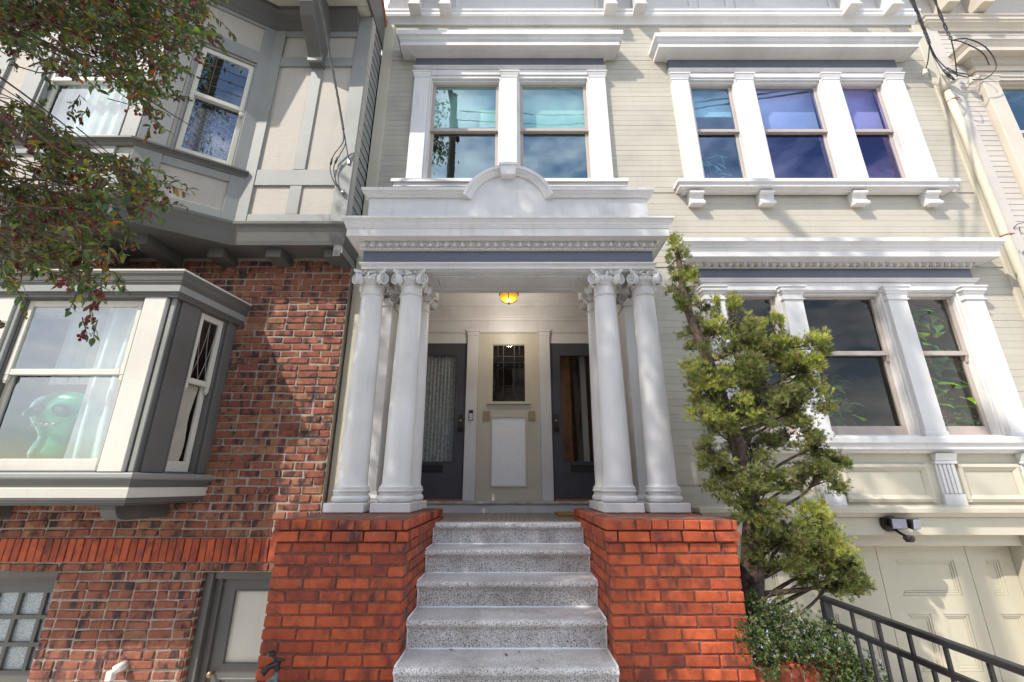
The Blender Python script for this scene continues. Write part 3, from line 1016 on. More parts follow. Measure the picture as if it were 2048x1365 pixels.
for a, b in ((PX0, -0.625), (0.53, PX1)):
    MB().box(a, b, DY - 0.03, DY + 0.03, 1.885, 2.078).build('door_head_board', M['white'], house, 0.002)
# white posts each side of the tan centre panel
for a, b in ((-0.62, -0.465), (0.375, 0.525)):
    mb = MB()
    mb.box(a, b, DY - 0.065, DY + 0.03, -0.19, 2.04)
    mb.prism([(a - 0.012, 2.042), (b + 0.012, 2.042), (b + 0.035, 2.078), (a - 0.035, 2.078)], DY - 0.08, DY, 'y')
    mb.box(a - 0.005, b + 0.005, DY - 0.072, DY, 1.99, 2.04)
    mb.build('door_post', M['white'], house, 0.004)
# tan centre panel with leaded window and white inset
tp = MB()
for c in rect_minus(-0.463, 0.373, -0.19, 2.038, [(-0.275, 0.188, 1.055, 1.87), (-0.262, 0.178, -0.01, 0.85)]):
    tp.box(c[0], c[1], DY - 0.03, DY + 0.02, c[2], c[3])
tpo = tp.build('vestibule_panel', M['olive'], house, 0.0)
tpo['label'] = 'tan panel between the two front doors'
m2 = MB()
frame_ring(m2, -0.285, 0.198, -0.033, 0.873, DY - 0.042, DY - 0.028, 0.025)
m2.build('panel_moulding', M['olive'], tpo, 0.004)
MB().box(-0.262, 0.178, DY - 0.024, DY + 0.01, -0.01, 0.85).build('inset_panel', M['caulk'], tpo, 0.002)
MB().box(-0.335, 0.25, DY - 0.07, DY - 0.028, 1.022, 1.052).build('window_ledge', M['olive'], tpo, 0.004)
m2 = MB()
frame_ring(m2, -0.275, 0.188, 1.055, 1.87, DY - 0.02, DY + 0.015, 0.012)
m2.build('leaded_window_frame', M['olive'], tpo)
MB().box(-0.268, 0.181, DY + 0.0, DY + 0.004, 1.06, 1.865).build('leaded_pane', M['glass'], tpo)
m2 = MB()
xs = [-0.268 + 0.449 * t for t in (1 / 6, 1 / 3, 2 / 3, 5 / 6)]
for i, xx in enumerate(xs):
    if i in (1, 2):
        m2.box(xx - 0.004, xx + 0.004, DY - 0.006, DY - 0.001, 1.06, 1.865)
    else:
        for (q0, q1) in ((1.70, 1.865), (1.25, 1.60), (1.06, 1.16)):
            m2.box(xx - 0.003, xx + 0.003, DY - 0.006, DY - 0.001, q0, q1)
for zz in (1.70, 1.61, 1.28, 1.19):
    m2.box(-0.268, 0.181, DY - 0.008, DY - 0.0065, zz - 0.004, zz + 0.004)
m2.build('lead_cames', M['black_metal'], tpo)


def front_door(x0, x1, hinge_left, label_, curtain):
    z0, z1 = -0.17, 1.88
    g = (x0 + 0.12, x1 - 0.13, 0.27, 1.72)
    mb = MB()
    for c in rect_minus(x0, x1, z0, z1, [g]):
        mb.box(c[0], c[1], DY - 0.022, DY + 0.025, c[2], c[3])
    d = mb.build('front_door', M['door'], house, 0.0)
    d['label'] = label_
    mb = MB()
    frame_ring(mb, g[0] - 0.002, g[1] + 0.002, g[2] - 0.002, g[3] + 0.002, DY - 0.03, DY + 0.01, 0.018)
    mb.build('glazing_bead', M['door'], d, 0.004)
    MB().box(g[0] + 0.012, g[1] - 0.012, DY - 0.002, DY + 0.004, g[2] + 0.012, g[3] - 0.012).build('door_pane', M['glass'], d)
    xm = (x0 + x1) / 2 - 0.02
    mb = MB()
    frame_ring(mb, xm - 0.165, xm + 0.165, 0.155, 0.245, DY - 0.034, DY - 0.02, 0.018)
    mb.box(xm - 0.147, xm + 0.147, DY - 0.03, DY - 0.02, 0.175, 0.225)
    mb.build('mail_slot', M['black_metal'], d, 0.003)
    if curtain:
        n = 60
        vs, fs = [], []
        for i in range(n + 1):
            xx = g[0] + 0.02 + (g[1] - g[0] - 0.04) * i / n
            yy = DY + 0.035 + 0.008 * math.sin(i * 1.15) + 0.004 * math.sin(i * 2.7)
            vs += [(xx, yy, g[2]), (xx, yy, g[3])]
        fs = [(2 * i, 2 * i + 2, 2 * i + 3, 2 * i + 1) for i in range(n)]
        MB().add(vs, fs).build('net_curtain', M['lace_door'], d, smooth=True)
    # lock plate, knob
    xk = x1 - 0.055 if hinge_left else x0 + 0.055
    mb = MB()
    mb.prism([(xk - 0.032, 0.66), (xk + 0.032, 0.66), (xk + 0.036, 0.70), (xk + 0.03, 0.76), (xk + 0.036, 0.84), (xk + 0.03, 0.88), (xk, 0.90), (xk - 0.03, 0.88), (xk - 0.036, 0.84), (xk - 0.03, 0.76), (xk - 0.036, 0.70)], DY - 0.03, DY - 0.02, 'y')
    mb.tube([(xk, DY - 0.03, 0.71), (xk, DY - 0.06, 0.71)], [0.012, 0.012], 10)
    mb.ellipsoid((xk, DY - 0.075, 0.71), (0.03, 0.02, 0.038), 12, 8)
    mb.build('door_knob', M['bronze'], d, smooth=False)
    MB().tube([(xk, DY - 0.031, 0.81), (xk, DY - 0.045, 0.81)], [0.018, 0.016], 12).build('cylinder_lock', M['brass'], d)
    MB().box(x0 + 0.01, x1 - 0.01, DY - 0.05, DY + 0.03, -0.19, -0.172).build('threshold', M['rooftile'], d, 0.003)
    return d


front_door(-1.44, -0.625, True, 'charcoal front door with a net curtain in its glass', True)
front_door(0.53, 1.345, False, 'charcoal front door with clear dark glass', False)
room(house, -1.5, 1.42, DY + 0.11, 10.0, -0.2, 2.6, M['hall'])
MB().box(0.55, 0.86, DY + 0.45, DY + 0.50, -0.18, 2.2).build('inner_door', M['wood'], house, 0.004)
MB().box(1.0, 1.08, DY + 0.40, DY + 0.46, -0.18, 2.3).build('inner_door_jamb', M['white'], house, 0.004)
MB().box(PX0, PX1, DY - 0.16, DY - 0.02, -0.222, -0.192).build('marble_sill', M['marble'], house, 0.003)
MB().box(PX0, PX1, DY - 0.13, DY - 0.02, -0.45, -0.223).build('sill_riser', M['white'], house, 0.002)
# vestibule floor: small mosaic tiles on a bed
MB().box(PX0, PX1, 4.30, DY - 0.05, -0.55, -0.331).build('vestibule_floor', M['grout'], house)
mb = MB()
tx, ty = 0.047, 0.072
yy = 4.36
while yy < DY - 0.14:
    xx = -1.47
    while xx < 1.38:
        h = rnd(-0.0008, 0.0008)
        mb.box(xx, xx + tx - 0.004, yy, yy + ty - 0.004, -0.333, -0.326 + h)
        xx += tx
    yy += ty
o = mb.build('floor_tile', M['tile'], house)
o['kind'] = 'stuff'
# ================================================================== PORTICO
portico = thing('portico', (-0.04, 4.1, -0.22), 'white columned porch with grey-blue frieze and arched parapet', 'porch')
FX0, FX1, FY = -1.495, 1.412, 3.92
CAPZ = -0.22


def volute(mb, c, nrm, up, r, side):
    """a scroll: disc with a raised spiral on its face"""
    n = Vector(nrm).normalized()
    u = Vector(up)
    s = n.cross(u).normalized()
    c = Vector(c)
    k = 14
    ring = [c + (s * math.cos(2 * math.pi * i / k) + u * math.sin(2 * math.pi * i / k)) * r * 0.90 for i in range(k)]
    vs = [tuple(p + n * 0.002) for p in ring] + [tuple(p - n * 0.035) for p in ring]
    mb.add(vs, [tuple(range(k)), tuple(range(2 * k - 1, k - 1, -1))] + [(i, i + k, (i + 1) % k + k, (i + 1) % k) for i in range(k)])
    pts, rad = [], []
    turns = 1.9
    m = 40
    for i in range(m + 1):
        t = i / m
        a = math.pi / 2 + side * 2 * math.pi * turns * t
        rr = r * (1.06 - 0.90 * t)
        p = c + (s * math.cos(a) + u * math.sin(a)) * rr + n * (0.006 + 0.010 * t)
        pts.append(tuple(p))
        rad.append(0.0088 * (1 - 0.4 * t))
    mb.tube(pts, rad, 6)
    mb.ellipsoid(tuple(c + n * 0.012), (r * 0.17,) * 3, 8, 6)


def column(cx, cy, z0, z1, label_=None):
    mb = MB()
    rb, rt = 0.126, 0.104
    zs, ze = z0 + 0.185, z1 - 0.155
    prof = [(rb + 0.022, zs), (rb + 0.022, zs + 0.018), (rb + 0.010, zs + 0.024), (rb, zs + 0.05)]
    for i in range(1, 13):
        t = i / 12
        rr = rb + (rt - rb) * (t ** 1.7)
        prof.append((rr, zs + 0.05 + (ze - 0.10 - zs - 0.05) * t))
    zt = ze - 0.095
    prof += [(rt + 0.010, zt), (rt + 0.015, zt + 0.006), (rt + 0.010, zt + 0.014), (rt + 0.001, zt + 0.018), (rt, ze + 0.01)]
    mb.lathe(prof, cx, cy, 36)
    col = mb.build('column', M['white'], portico, autosmooth=True)
    # base: plinth and torus
    b = MB()
    b.box(cx - 0.168, cx + 0.168, cy - 0.168, cy + 0.168, z0, z0 + 0.075)
    b.build('plinth', M['white'], col, 0.004)
    b = MB()
    tor = [(0.13, z0 + 0.075)]
    for i in range(9):
        a = -math.pi / 2 + math.pi * i / 8
        tor.append((0.13 + 0.031 * math.cos(a), z0 + 0.107 + 0.031 * math.sin(a)))
    tor += [(0.142, z0 + 0.140), (0.140, z0 + 0.152), (0.150, z0 + 0.158), (0.155, z0 + 0.170), (0.150, z0 + 0.182), (0.13, z0 + 0.187)]
    b.lathe(tor, cx, cy, 36)
    b.build('base_moulding', M['white'], col, autosmooth=True)
    # capital
    c = MB()
    ech = [(rt, ze), (rt + 0.012, ze + 0.008), (rt + 0.006, ze + 0.02), (rt + 0.03, ze + 0.05), (rt + 0.038, ze + 0.075), (rt + 0.02, ze + 0.1), (rt, ze + 0.13)]
    c.lathe(ech, cx, cy, 24)
    for i in range(20):
        a = 2 * math.pi * i / 20
        c.ellipsoid((cx + (rt + 0.034) * math.cos(a), cy + (rt + 0.034) * math.sin(a), ze + 0.062), (0.014, 0.014, 0.024), 6, 4)
    # abacus with concave sides
    pts = []
    H = 0.165
    for s in range(4):
        a0 = math.pi / 4 + s * math.pi / 2
        corner = Vector((math.cos(a0), math.sin(a0))) * H * 1.36
        nxt = Vector((math.cos(a0 + math.pi / 2), math.sin(a0 + math.pi / 2))) * H * 1.36
        for k in range(8):
            t = k / 8
            p = corner.lerp(nxt, t)
            mid = (corner + nxt) / 2
            p -= mid.normalized() * 0.05 * math.sin(math.pi * t)
            pts.append((cx + p.x, cy + p.y))
    c.prism(pts, ze + 0.125, ze + 0.155, 'z')
    c.prism([((p[0] - cx) * 0.93 + cx, (p[1] - cy) * 0.93 + cy) for p in pts], ze + 0.108, ze + 0.127, 'z')
    for fx, fy in ((0, -1), (1, 0), (0, 1), (-1, 0)):
        f = Vector((fx, fy, 0))
        s = Vector((-fy, fx, 0))
        for sd in (-1, 1):
            pos = Vector((cx, cy, ze + 0.055)) + f * 0.128 + s * sd * 0.122
            volute(c, pos, f + s * sd * 0.42, (0, 0, 1), 0.060, sd)
        for k in range(7):
            q = Vector((cx, cy, ze + rnd(0.09, 0.15))) + f * 0.128 + s * rnd(-0.055, 0.055)
            c.ellipsoid(tuple(q), (0.018, 0.018, 0.016), 6, 4)
    c.build('capital', M['white'], col, autosmooth=True)
    return col


for cx in (-1.405, -1.015, 0.935, 1.32):
    column(cx, 4.075, CAPZ, 2.035)
for cx in (-1.015, 0.935):
    column(cx, 4.49, CAPZ, 2.035)
# square pilasters against the wall
for cx in (-1.405, 1.325):
    mb = MB()
    mb.box(cx - 0.10, cx + 0.10, 4.46, 4.74, CAPZ + 0.16, 1.86)
    p = mb.build('pilaster', M['white'], portico, 0.004)
    MB().box(cx - 0.14, cx + 0.14, 4.42, 4.74, CAPZ, CAPZ + 0.075).build('plinth', M['white'], p, 0.004)
    moulding('base_moulding', [(-0.03, CAPZ + 0.076), (0.03, CAPZ + 0.076), (0.035, CAPZ + 0.10), (0.025, CAPZ + 0.125), (0.012, CAPZ + 0.13), (0.015, CAPZ + 0.16), (-0.03, CAPZ + 0.165)],
             u_path(cx - 0.10, cx + 0.10, 4.46, 4.74), M['white'], p)
    c = MB()
    c.box(cx - 0.112, cx + 0.112, 4.45, 4.74, 1.861, 1.875)
    c.box(cx - 0.105, cx + 0.105, 4.455, 4.74, 1.875, 1.95)
    c.box(cx - 0.16, cx + 0.16, 4.41, 4.74, 1.995, 2.033)
    for sd in (-1, 1):
        volute(c, (cx + sd * 0.105, 4.44, 1.94), (sd * 0.3, -1, 0), (0, 0, 1), 0.052, sd)
    c.build('capital', M['white'], p)

# entablature
ent = MB()
ent.box(FX0 + 0.01, FX1 - 0.01, FY + 0.02, FY + 0.55, 2.04, 2.50)
ent.box(FX0 + 0.01, -0.86, FY + 0.551, WY + 0.0, 2.04, 2.50)
ent.box(0.78, FX1 - 0.01, FY + 0.551, WY + 0.0, 2.04, 2.50)
en = ent.build('entablature', M['white'], portico)
moulding('architrave', [(-0.05, 2.036), (0.0, 2.036), (0.0, 2.070), (0.008, 2.074), (0.022, 2.084), (0.022, 2.098), (0.012, 2.101), (-0.05, 2.103)],
         u_path(FX0, FX1, FY, WY), M['white'], en)
moulding('frieze', [(-0.05, 2.104), (-0.004, 2.104), (-0.004, 2.275), (-0.05, 2.275)], u_path(FX0, FX1, FY, WY), M['slate'], en)
moulding('cornice', [(-0.05, 2.232), (0.018, 2.232), (0.024, 2.25), (0.045, 2.318), (0.07, 2.326), (0.07, 2.332), (0.128, 2.332), (0.13, 2.325), (0.134, 2.325), (0.134, 2.405), (0.142, 2.408),
                     (0.142, 2.418), (0.148, 2.422), (0.148, 2.434), (0.154, 2.44), (0.158, 2.465), (0.172, 2.488), (0.186, 2.494), (0.188, 2.496), (0.188, 2.518), (-0.05, 2.532)],
         u_path(FX0, FX1, FY, WY), M['white'], en)
egg_row('egg_and_dart_moulding', FX0 - 0.03, FX1 + 0.03, FY - 0.042, 2.288, 0.083, en, M['white'])
# panelled soffit of the front beam
mb = MB()
mb.box(FX0 + 0.03, FX1 - 0.03, FY + 0.03, FY + 0.545, 2.020, 2.037)
so = mb.build('soffit_board', M['white'], en)
mb = MB()
for (a, b, c, d, t) in ((-0.80, 0.72, FY + 0.12, FY + 0.46, 0.03), (-0.755, 0.675, FY + 0.165, FY + 0.415, 0.02)):
    mb.box(a, b, c, c + t, 2.006, 2.021)
    mb.box(a, b, d - t, d, 2.006, 2.021)
    mb.box(a, a + t, c + t, d - t, 2.006, 2.021)
    mb.box(b - t, b, c + t, d - t, 2.006, 2.021)
mb.build('soffit_panel', M['white'], so, 0.004)

# parapet with its segmental arch
AX, AZ, AR = -0.04, 2.745, 0.415
outline = [(FX0, 2.52), (FX1, 2.52), (FX1, 2.875)]
a0 = math.asin((2.875 - AZ) / AR)
N_ARC = 28
arc = [a0 + (math.pi - 2 * a0) * i / N_ARC for i in range(N_ARC + 1)]
outline += [(AX + AR * math.cos(a), AZ + AR * math.sin(a)) for a in arc]
outline += [(FX0, 2.875)]
pp = MB().prism(outline, FY + 0.01, FY + 0.11, 'y').build('parapet', M['white'], portico)
sec = [(0.0, 0.0), (0.02, 0.0), (0.03, 0.02), (0.05, 0.035), (0.055, 0.05), (0.07, 0.055), (0.075, 0.085), (0.0, 0.092)]   # (out, up)
for xa, xb in ((FX0, AX + AR * math.cos(math.pi - a0) - 0.03), (AX + AR * math.cos(a0) + 0.03, FX1)):
    left = xa == FX0
    path = [(FX0, FY + 0.11), (FX0, FY + 0.01), (xb, FY + 0.01)] if left else [(xa, FY + 0.01), (FX1, FY + 0.01), (FX1, FY + 0.11)]
    MB().sweep([(-0.11, 2.862)] + [(o, 2.862 + u) for o, u in sec[1:-1]] + [(-0.11, 2.954)], path).build('parapet_cap', M['white'], pp)
mb = MB()
ns = len(sec)
vs = []
arc2 = [a0 - 0.07 + (math.pi - 2 * a0 + 0.14) * i / N_ARC for i in range(N_ARC + 1)]
sec2 = [(-0.10, 0.0)] + sec[1:-1] + [(-0.10, 0.092)]
ns = len(sec2)
for a in arc2:
    for o, u in sec2:
        r = AR - 0.015 + u
        vs.append((AX + r * math.cos(a), FY + 0.01 - o, AZ + r * math.sin(a)))
fs = []
for i in range(N_ARC):
    for k in range(ns):
        fs.append((i * ns + k, (i + 1) * ns + k, (i + 1) * ns + (k + 1) % ns, i * ns + (k + 1) % ns))
fs += [tuple(range(ns)), tuple(N_ARC * ns + k for k in range(ns))]
mb.add(vs, fs)
mb.build('parapet_arch_moulding', M['white'], pp)
mb = MB()
mb.prism([(AX - 0.075, 3.10), (AX + 0.075, 3.10), (AX + 0.088, 3.215), (AX + 0.075, 3.228), (AX, 3.236), (AX - 0.075, 3.228), (AX - 0.088, 3.215)], FY - 0.075, FY + 0.12, 'y')
mb.prism([(AX - 0.095, 3.216), (AX + 0.095, 3.216), (AX + 0.1, 3.245), (AX, 3.252), (AX - 0.1, 3.245)], FY - 0.085, FY + 0.12, 'y')
mb.build('keystone', M['white'], pp, 0.004)
MB().box(FX0 + 0.02, FX1 - 0.02, FY + 0.11, WY, 2.505, 2.53).build('porch_roof', M['roof'], portico)

# ================================================================== BRICK PIERS
BH, BP, BL = 0.0711, 0.215, 0.203
SY = [4.29, 3.99, 3.715, 3.435, 3.155, 2.875, 2.595, 2.315]     # riser faces
ST = [-0.323 - 0.18 * k for k in range(9)]                        # tread levels


def stair_top(y):
    zz = ST[0]
    for k, s in enumerate(SY):
        if y < s:
            zz = ST[k + 1]
    return zz


def brick_pier(x0, x1, label_, frost, inner_right):
    root = thing('brick_pier', ((x0 + x1) / 2, 3.95, GZ), label_, 'pier', 'brick piers beside the steps')
    mats = [M['brick'], M['brick_frost']] if frost else [M['brick'], M['brick']]
    variants = {}
    def bm_(L, D, i, mt):
        key = (round(L, 3), round(D, 3), i, mt.name)
        if key not in variants:
            variants[key] = brick_mesh('brick', L, BH - 0.012, D, mt, 0.0042, 0.0024, seed=len(variants) * 7 + 3)
        return variants[key]
    y0, y1 = 3.20, WY
    MB().box(x0 + 0.009, x1 - 0.009, y0 + 0.009, y1 - 0.01, GZ, CAPZ - 0.005).build('mortar_core', M['mortar_red'], root)
    z_top = CAPZ - 2 * BH
    nrow = int((z_top - GZ) / BH) + 1
    xin = x1 if inner_right else x0
    sg = -1 if inner_right else 1          # from inner corner outwards
    for r in range(nrow):
        zc = z_top - (r + 0.5) * BH
        if zc - BH / 2 < GZ - 0.03:
            break
        mt = mats[1] if r < 5 and frost else mats[0]
        # front face
        edges = []
        if r % 2 == 0:
            edges = [0.1025] + [0.1025 + BP * k for k in (1, 2, 3)] + [x1 - x0]
        else:
            edges = [BP * k for k in (1, 2, 3)] + [x1 - x0]
        s = 0.0
        for e in edges:
            L = e - s - 0.012
            if L > 0.03:
                xc = xin + sg * (s + (e - s) / 2)
                corner = s == 0.0
                L2 = L + 0.006 if corner or e == edges[-1] else L
                off = -0.003 if corner else (0.003 if e == edges[-1] else 0)
                link('brick', bm_(L2, 0.09, R.randrange(3), mt), root, None,
                     (xc + sg * off, y0 + rnd(-0.002, 0.002), zc + rnd(-0.001, 0.001)), (rnd(-0.004, 0.004), rnd(-0.004, 0.004), rnd(-0.004, 0.004)))
            s = e
        # inner side face, above the steps
        s = y0 + (0.1025 if r % 2 else 0.215)
        first = True
        while s < y1 - 0.02:
            e = min(s + (BP if not (first and r % 2 == 0 and False) else BP), y1)
            yc = (s + e) / 2
            if zc > stair_top(yc) - 0.32 and e - s > 0.05:
                L = e - s - 0.012
                rz = math.pi / 2 if inner_right else -math.pi / 2
                link('brick', bm_(L, 0.09, R.randrange(3), mats[1] if R.random() < 0.35 else mats[0]), root, None,
                     (xin + rnd(-0.002, 0.002), yc, zc), (0, 0, rz))
            s = e
            first = False
    # two projecting cap courses: stretchers, then headers laid flat
    o = 0.026
    zc = CAPZ - 1.5 * BH
    s = x0 - o
    w0 = [0.085, 0.215, 0.215, 0.215, 1]
    i = 0
    acc = (x1 - o if False else 0)
    widths = []
    tot = x1 - x0 + 2 * o
    used = 0.0
    for w in w0:
        w = min(w, tot - used)
        if w > 0.02:
            widths.append(w)
            used += w
    if not inner_right:
        widths = widths
    pos = xin - sg * o
    for w in widths:
        L = w - 0.010
        link('brick', bm_(L, 0.11, R.randrange(3), mats[1] if R.random() < 0.6 else mats[0]), root, None, (pos + sg * w / 2, y0 - o + rnd(-0.002, 0.002), zc), (0, rnd(-0.004, 0.004), 0))
        pos += sg * w
    s = y0 - o + 0.105
    while s < y1 - 0.05:
        e = min(s + BP, y1)
        link('brick', bm_(e - s - 0.01, 0.11, R.randrange(3), mats[1] if R.random() < 0.5 else mats[0]), root, None, (xin - sg * o, (s + e) / 2, zc), (0, 0, math.pi / 2 if inner_right else -math.pi / 2))
        s = e
    MB().box(x0 - o + 0.10, x1 + o - 0.10, y0 - o + 0.10, y1 - 0.01, CAPZ - 2 * BH + 0.002, CAPZ - BH - 0.003).build('mortar_core', M['mortar_red'], root)
    zc = CAPZ - 0.5 * BH
    o2 = 0.020
    yy = y0 - o2
    k = 0
    MB().box(x0 - o2 + 0.012, x1 + o2 - 0.012, y0 - o2 + 0.012, y1 - 0.01, CAPZ - BH + 0.002, CAPZ - 0.010).build('mortar_core', M['mortar_red'], root)
    while yy < y1 - 0.06:
        d = min(0.2, y1 - yy - 0.004)
        xx = x0 - o2 + (0.0 if k % 2 == 0 else -0.05)
        while xx < x1 + o2 - 0.02:
            a = max(xx, x0 - o2)
            b = min(xx + 0.1075, x1 + o2)
            if k == 0 and abs(a - (x0 - o2)) < 0.01 and not inner_right:
                b = min(a + 0.205, x1 + o2)
                xx += 0.1
            if b - a > 0.025:
                link('brick', bm_(b - a - 0.009, d, R.randrange(3), mats[1] if R.random() < 0.4 else mats[0]), root, None,
                     ((a + b) / 2, yy + rnd(-0.003, 0.003), zc + rnd(-0.0015, 0.0015)), (0, 0, rnd(-0.008, 0.008)))
            xx += 0.1075
        yy += 0.209
        k += 1
    return root


PLX = (-1.573, -0.712)
PRX = (0.642, 1.492)
brick_pier(PLX[0], PLX[1], 'orange-red brick pier left of the steps, stained white near the top', True, True)
brick_pier(PRX[0], PRX[1], 'cleaner orange-red brick pier right of the steps, beside the juniper', False, False)

# ================================================================== STEPS
steps = thing('staircase', (-0.035, 3.3, GZ), 'speckled grey terrazzo steps between the two brick piers', 'steps')
SX0, SX1 = PLX[1] + 0.004, PRX[0] - 0.004
for k in range(8):
    zt = ST[k]
    yb = SY[k - 1] if k else 4.36
    yr = SY[k]
    nose = yr - 0.042
    rr = 0.026
    prof = [(yb, zt), (nose + rr, zt)]
    for i in range(1, 8):
        a = math.pi / 2 + math.pi * i / 8
        prof.append((nose + rr + rr * math.cos(a), zt - rr + rr * math.sin(a)))
    prof += [(nose + rr, zt - 2 * rr), (yr - 0.008, zt - 2 * rr - 0.004), (yr - 0.006, zt - 2 * rr - 0.014), (yr, zt - 2 * rr - 0.02), (yr, ST[k + 1]), (yb, ST[k + 1] - 0.0)]
    if k == 7:
        prof = prof[:-2] + [(yr, GZ), (yb, GZ)]
    mb = MB().prism(prof, SX0, SX1, 'x')
    me = mb.mesh('step', M['terrazzo'], True)
    me.set_sharp_from_angle(angle=math.radians(40))
    st = link('step', me, steps)
    # white caulk along the wall of each step and at the back of the tread
    c = MB()
    if k:
        pts = [(SX0 + (SX1 - SX0) * i / 24, yb - 0.004, zt + 0.002 + rnd(-0.001, 0.0015)) for i in range(25)]
        c.tube(pts, [rnd(0.0062, 0.0088) for _ in pts], 6)
    for xx in (SX0 + 0.002, SX1 - 0.002):
        pts = [(xx, yb - 0.01, zt + 0.002), (xx, nose + rr, zt + 0.002), (xx, nose - 0.001, zt - rr), (xx, nose + rr, zt - 2 * rr - 0.002), (xx, yr - 0.002, zt - 2 * rr - 0.02), (xx, yr - 0.003, ST[k + 1] + 0.004)]
        pts = [(p[0] + rnd(-0.001, 0.001), p[1], p[2]) for p in pts]
        c.tube(pts, 0.0065, 6)
    c.build('caulk_line', M['caulk'], st, smooth=True)
# ================================================================== BRICK AND TIMBER HOUSE (left)
lhouse = thing('brick_house', (-4.0, 4.65, GZ), 'brown clinker-brick house with a grey timbered upper bay, left of the porch', 'house')
LY = 4.65


class Face:
    """a vertical wall face from A to B in plan; u runs along it, o outwards"""
    def __init__(self, A, B):
        self.A = Vector(A)
        d = Vector(B) - self.A
        self.L = d.length
        self.u = d.normalized()
        self.n = Vector((self.u.y, -self.u.x))

    def pt(self, u, o, z):
        q = self.A + self.u * u + self.n * o
        return (q.x, q.y, z)

    def box(self, mb, u0, u1, o0, o1, z0, z1):
        return mb.hexa([self.pt(u0, o1, z0), self.pt(u1, o1, z0), self.pt(u1, o0, z0), self.pt(u0, o0, z0),
                        self.pt(u0, o1, z1), self.pt(u1, o1, z1), self.pt(u1, o0, z1), self.pt(u0, o0, z1)])

    def ring(self, mb, u0, u1, z0, z1, o0, o1, w, wb=None, wt=None):
        wb = w if wb is None else wb
        wt = w if wt is None else wt
        self.box(mb, u0, u0 + w, o0, o1, z0, z1)
        self.box(mb, u1 - w, u1, o0, o1, z0, z1)
        self.box(mb, u0 + w, u1 - w, o0, o1, z0, z0 + wb)
        self.box(mb, u0 + w, u1 - w, o0, o1, z1 - wt, z1)

    def wall(self, mb, u0, u1, z0, z1, holes, o0, o1):
        for c in rect_minus(u0, u1, z0, z1, holes):
            self.box(mb, c[0], c[1], o0, o1, c[2], c[3])

    def sash(self, win, u0, u1, z0, z1, zm, mat, glass, o=-0.05, wb=0.09, st=0.05, horns=True):
        up = MB()
        self.ring(up, u0, u1, zm - 0.03, z1, o, o + 0.035, st, 0.055, 0.06)
        if horns:
            for a in (u0 + 0.002, u1 - 0.046):
                self.box(up, a, a + 0.044, o + 0.002, o + 0.033, zm - 0.085, zm - 0.031)
                self.box(up, a + 0.008, a + 0.036, o + 0.004, o + 0.030, zm - 0.105, zm - 0.086)
        up.build('upper_sash', mat, win, 0.004)
        lo = MB()
        self.ring(lo, u0 + 0.003, u1 - 0.003, z0, zm + 0.02, o - 0.04, o - 0.004, st, wb, 0.045)
        lo.build('lower_sash', mat, win, 0.004)
        p = MB()
        self.box(p, u0 + st - 0.005, u1 - st + 0.005, o + 0.014, o + 0.018, zm + 0.022, z1 - 0.056)
        p.build('pane', glass, win)
        p = MB()
        self.box(p, u0 + st - 0.005, u1 - st + 0.005, o - 0.026, o - 0.022, z0 + wb - 0.005, zm - 0.02)
        p.build('pane', glass, win)


UB, UA, UC, UD = (-4.0, 3.79), (-3.13, 4.32), (-1.88, 4.32), (-1.88, 4.735)
U0 = (-7.2, 3.79)
FF, FA, FR, FS = Face(U0, UB), Face(UB, UA), Face(UA, UC), Face(UC, UD)
u_path_all = [U0, UB, UA, UC, UD]
ZS = 3.47

bay = MB()
WF = [(FF.L - 1.24, FF.L - 0.2, 3.50, 5.08), (FF.L - 2.9, FF.L - 1.9, 3.50, 5.08)]
WA = [(0.285, 0.875, 3.50, 5.08)]
FF.wall(bay, 0, FF.L, 2.56, 6.2, WF, -0.12, 0)
FA.wall(bay, 0, FA.L, 2.56, 6.2, WA, -0.12, 0)
FR.wall(bay, 0, FR.L, 2.56, 6.2, [], -0.12, 0)
bayo = bay.build('upper_bay', M['stucco'], lhouse)
bayo['label'] = 'cream stucco and grey timber bay above the brick wall'


def timber(face, u0, u1, z0, z1, o=0.026, mat='timber'):
    mb = MB()
    w = rnd(-0.002, 0.002)
    face.box(mb, u0, u1, -0.005, o + w, z0, z1)
    return mb.build('timber_board', M[mat], bayo, 0.004)


# flat right part of the bay
for z0, z1 in ((5.66, 5.76), (5.14, 5.29), (3.31, 3.53), (2.80, 2.92)):
    timber(FR, 0.0 + 0.131, FR.L - 0.181, z0, z1, 0.024)
timber(FR, 0.0, 0.13, 2.80, 5.76, 0.028)
timber(FR, FR.L - 0.18, FR.L + 0.003, 2.80, 6.02, 0.028)
for z0, z1 in ((5.291, 5.659), (3.531, 5.139), (2.921, 3.309)):
    timber(FR, 0.55, 0.69, z0, z1, 0.021)
# angled side of the bay
for z0, z1, a, b in ((5.10, 5.29, 0.27, 0.88), (3.30, 3.40, 0.251, 0.871), (2.80, 2.92, 0.251, 0.871), (5.70, 5.76, 0.05, 0.88)):
    timber(FA, a, b, z0, z1, 0.024)
timber(FA, 0.0, 0.25, 2.80, 5.28, 0.028)
timber(FA, 0.0, 0.05, 5.281, 5.76, 0.027)
timber(FA, 0.872, FA.L, 2.80, 5.76, 0.028)
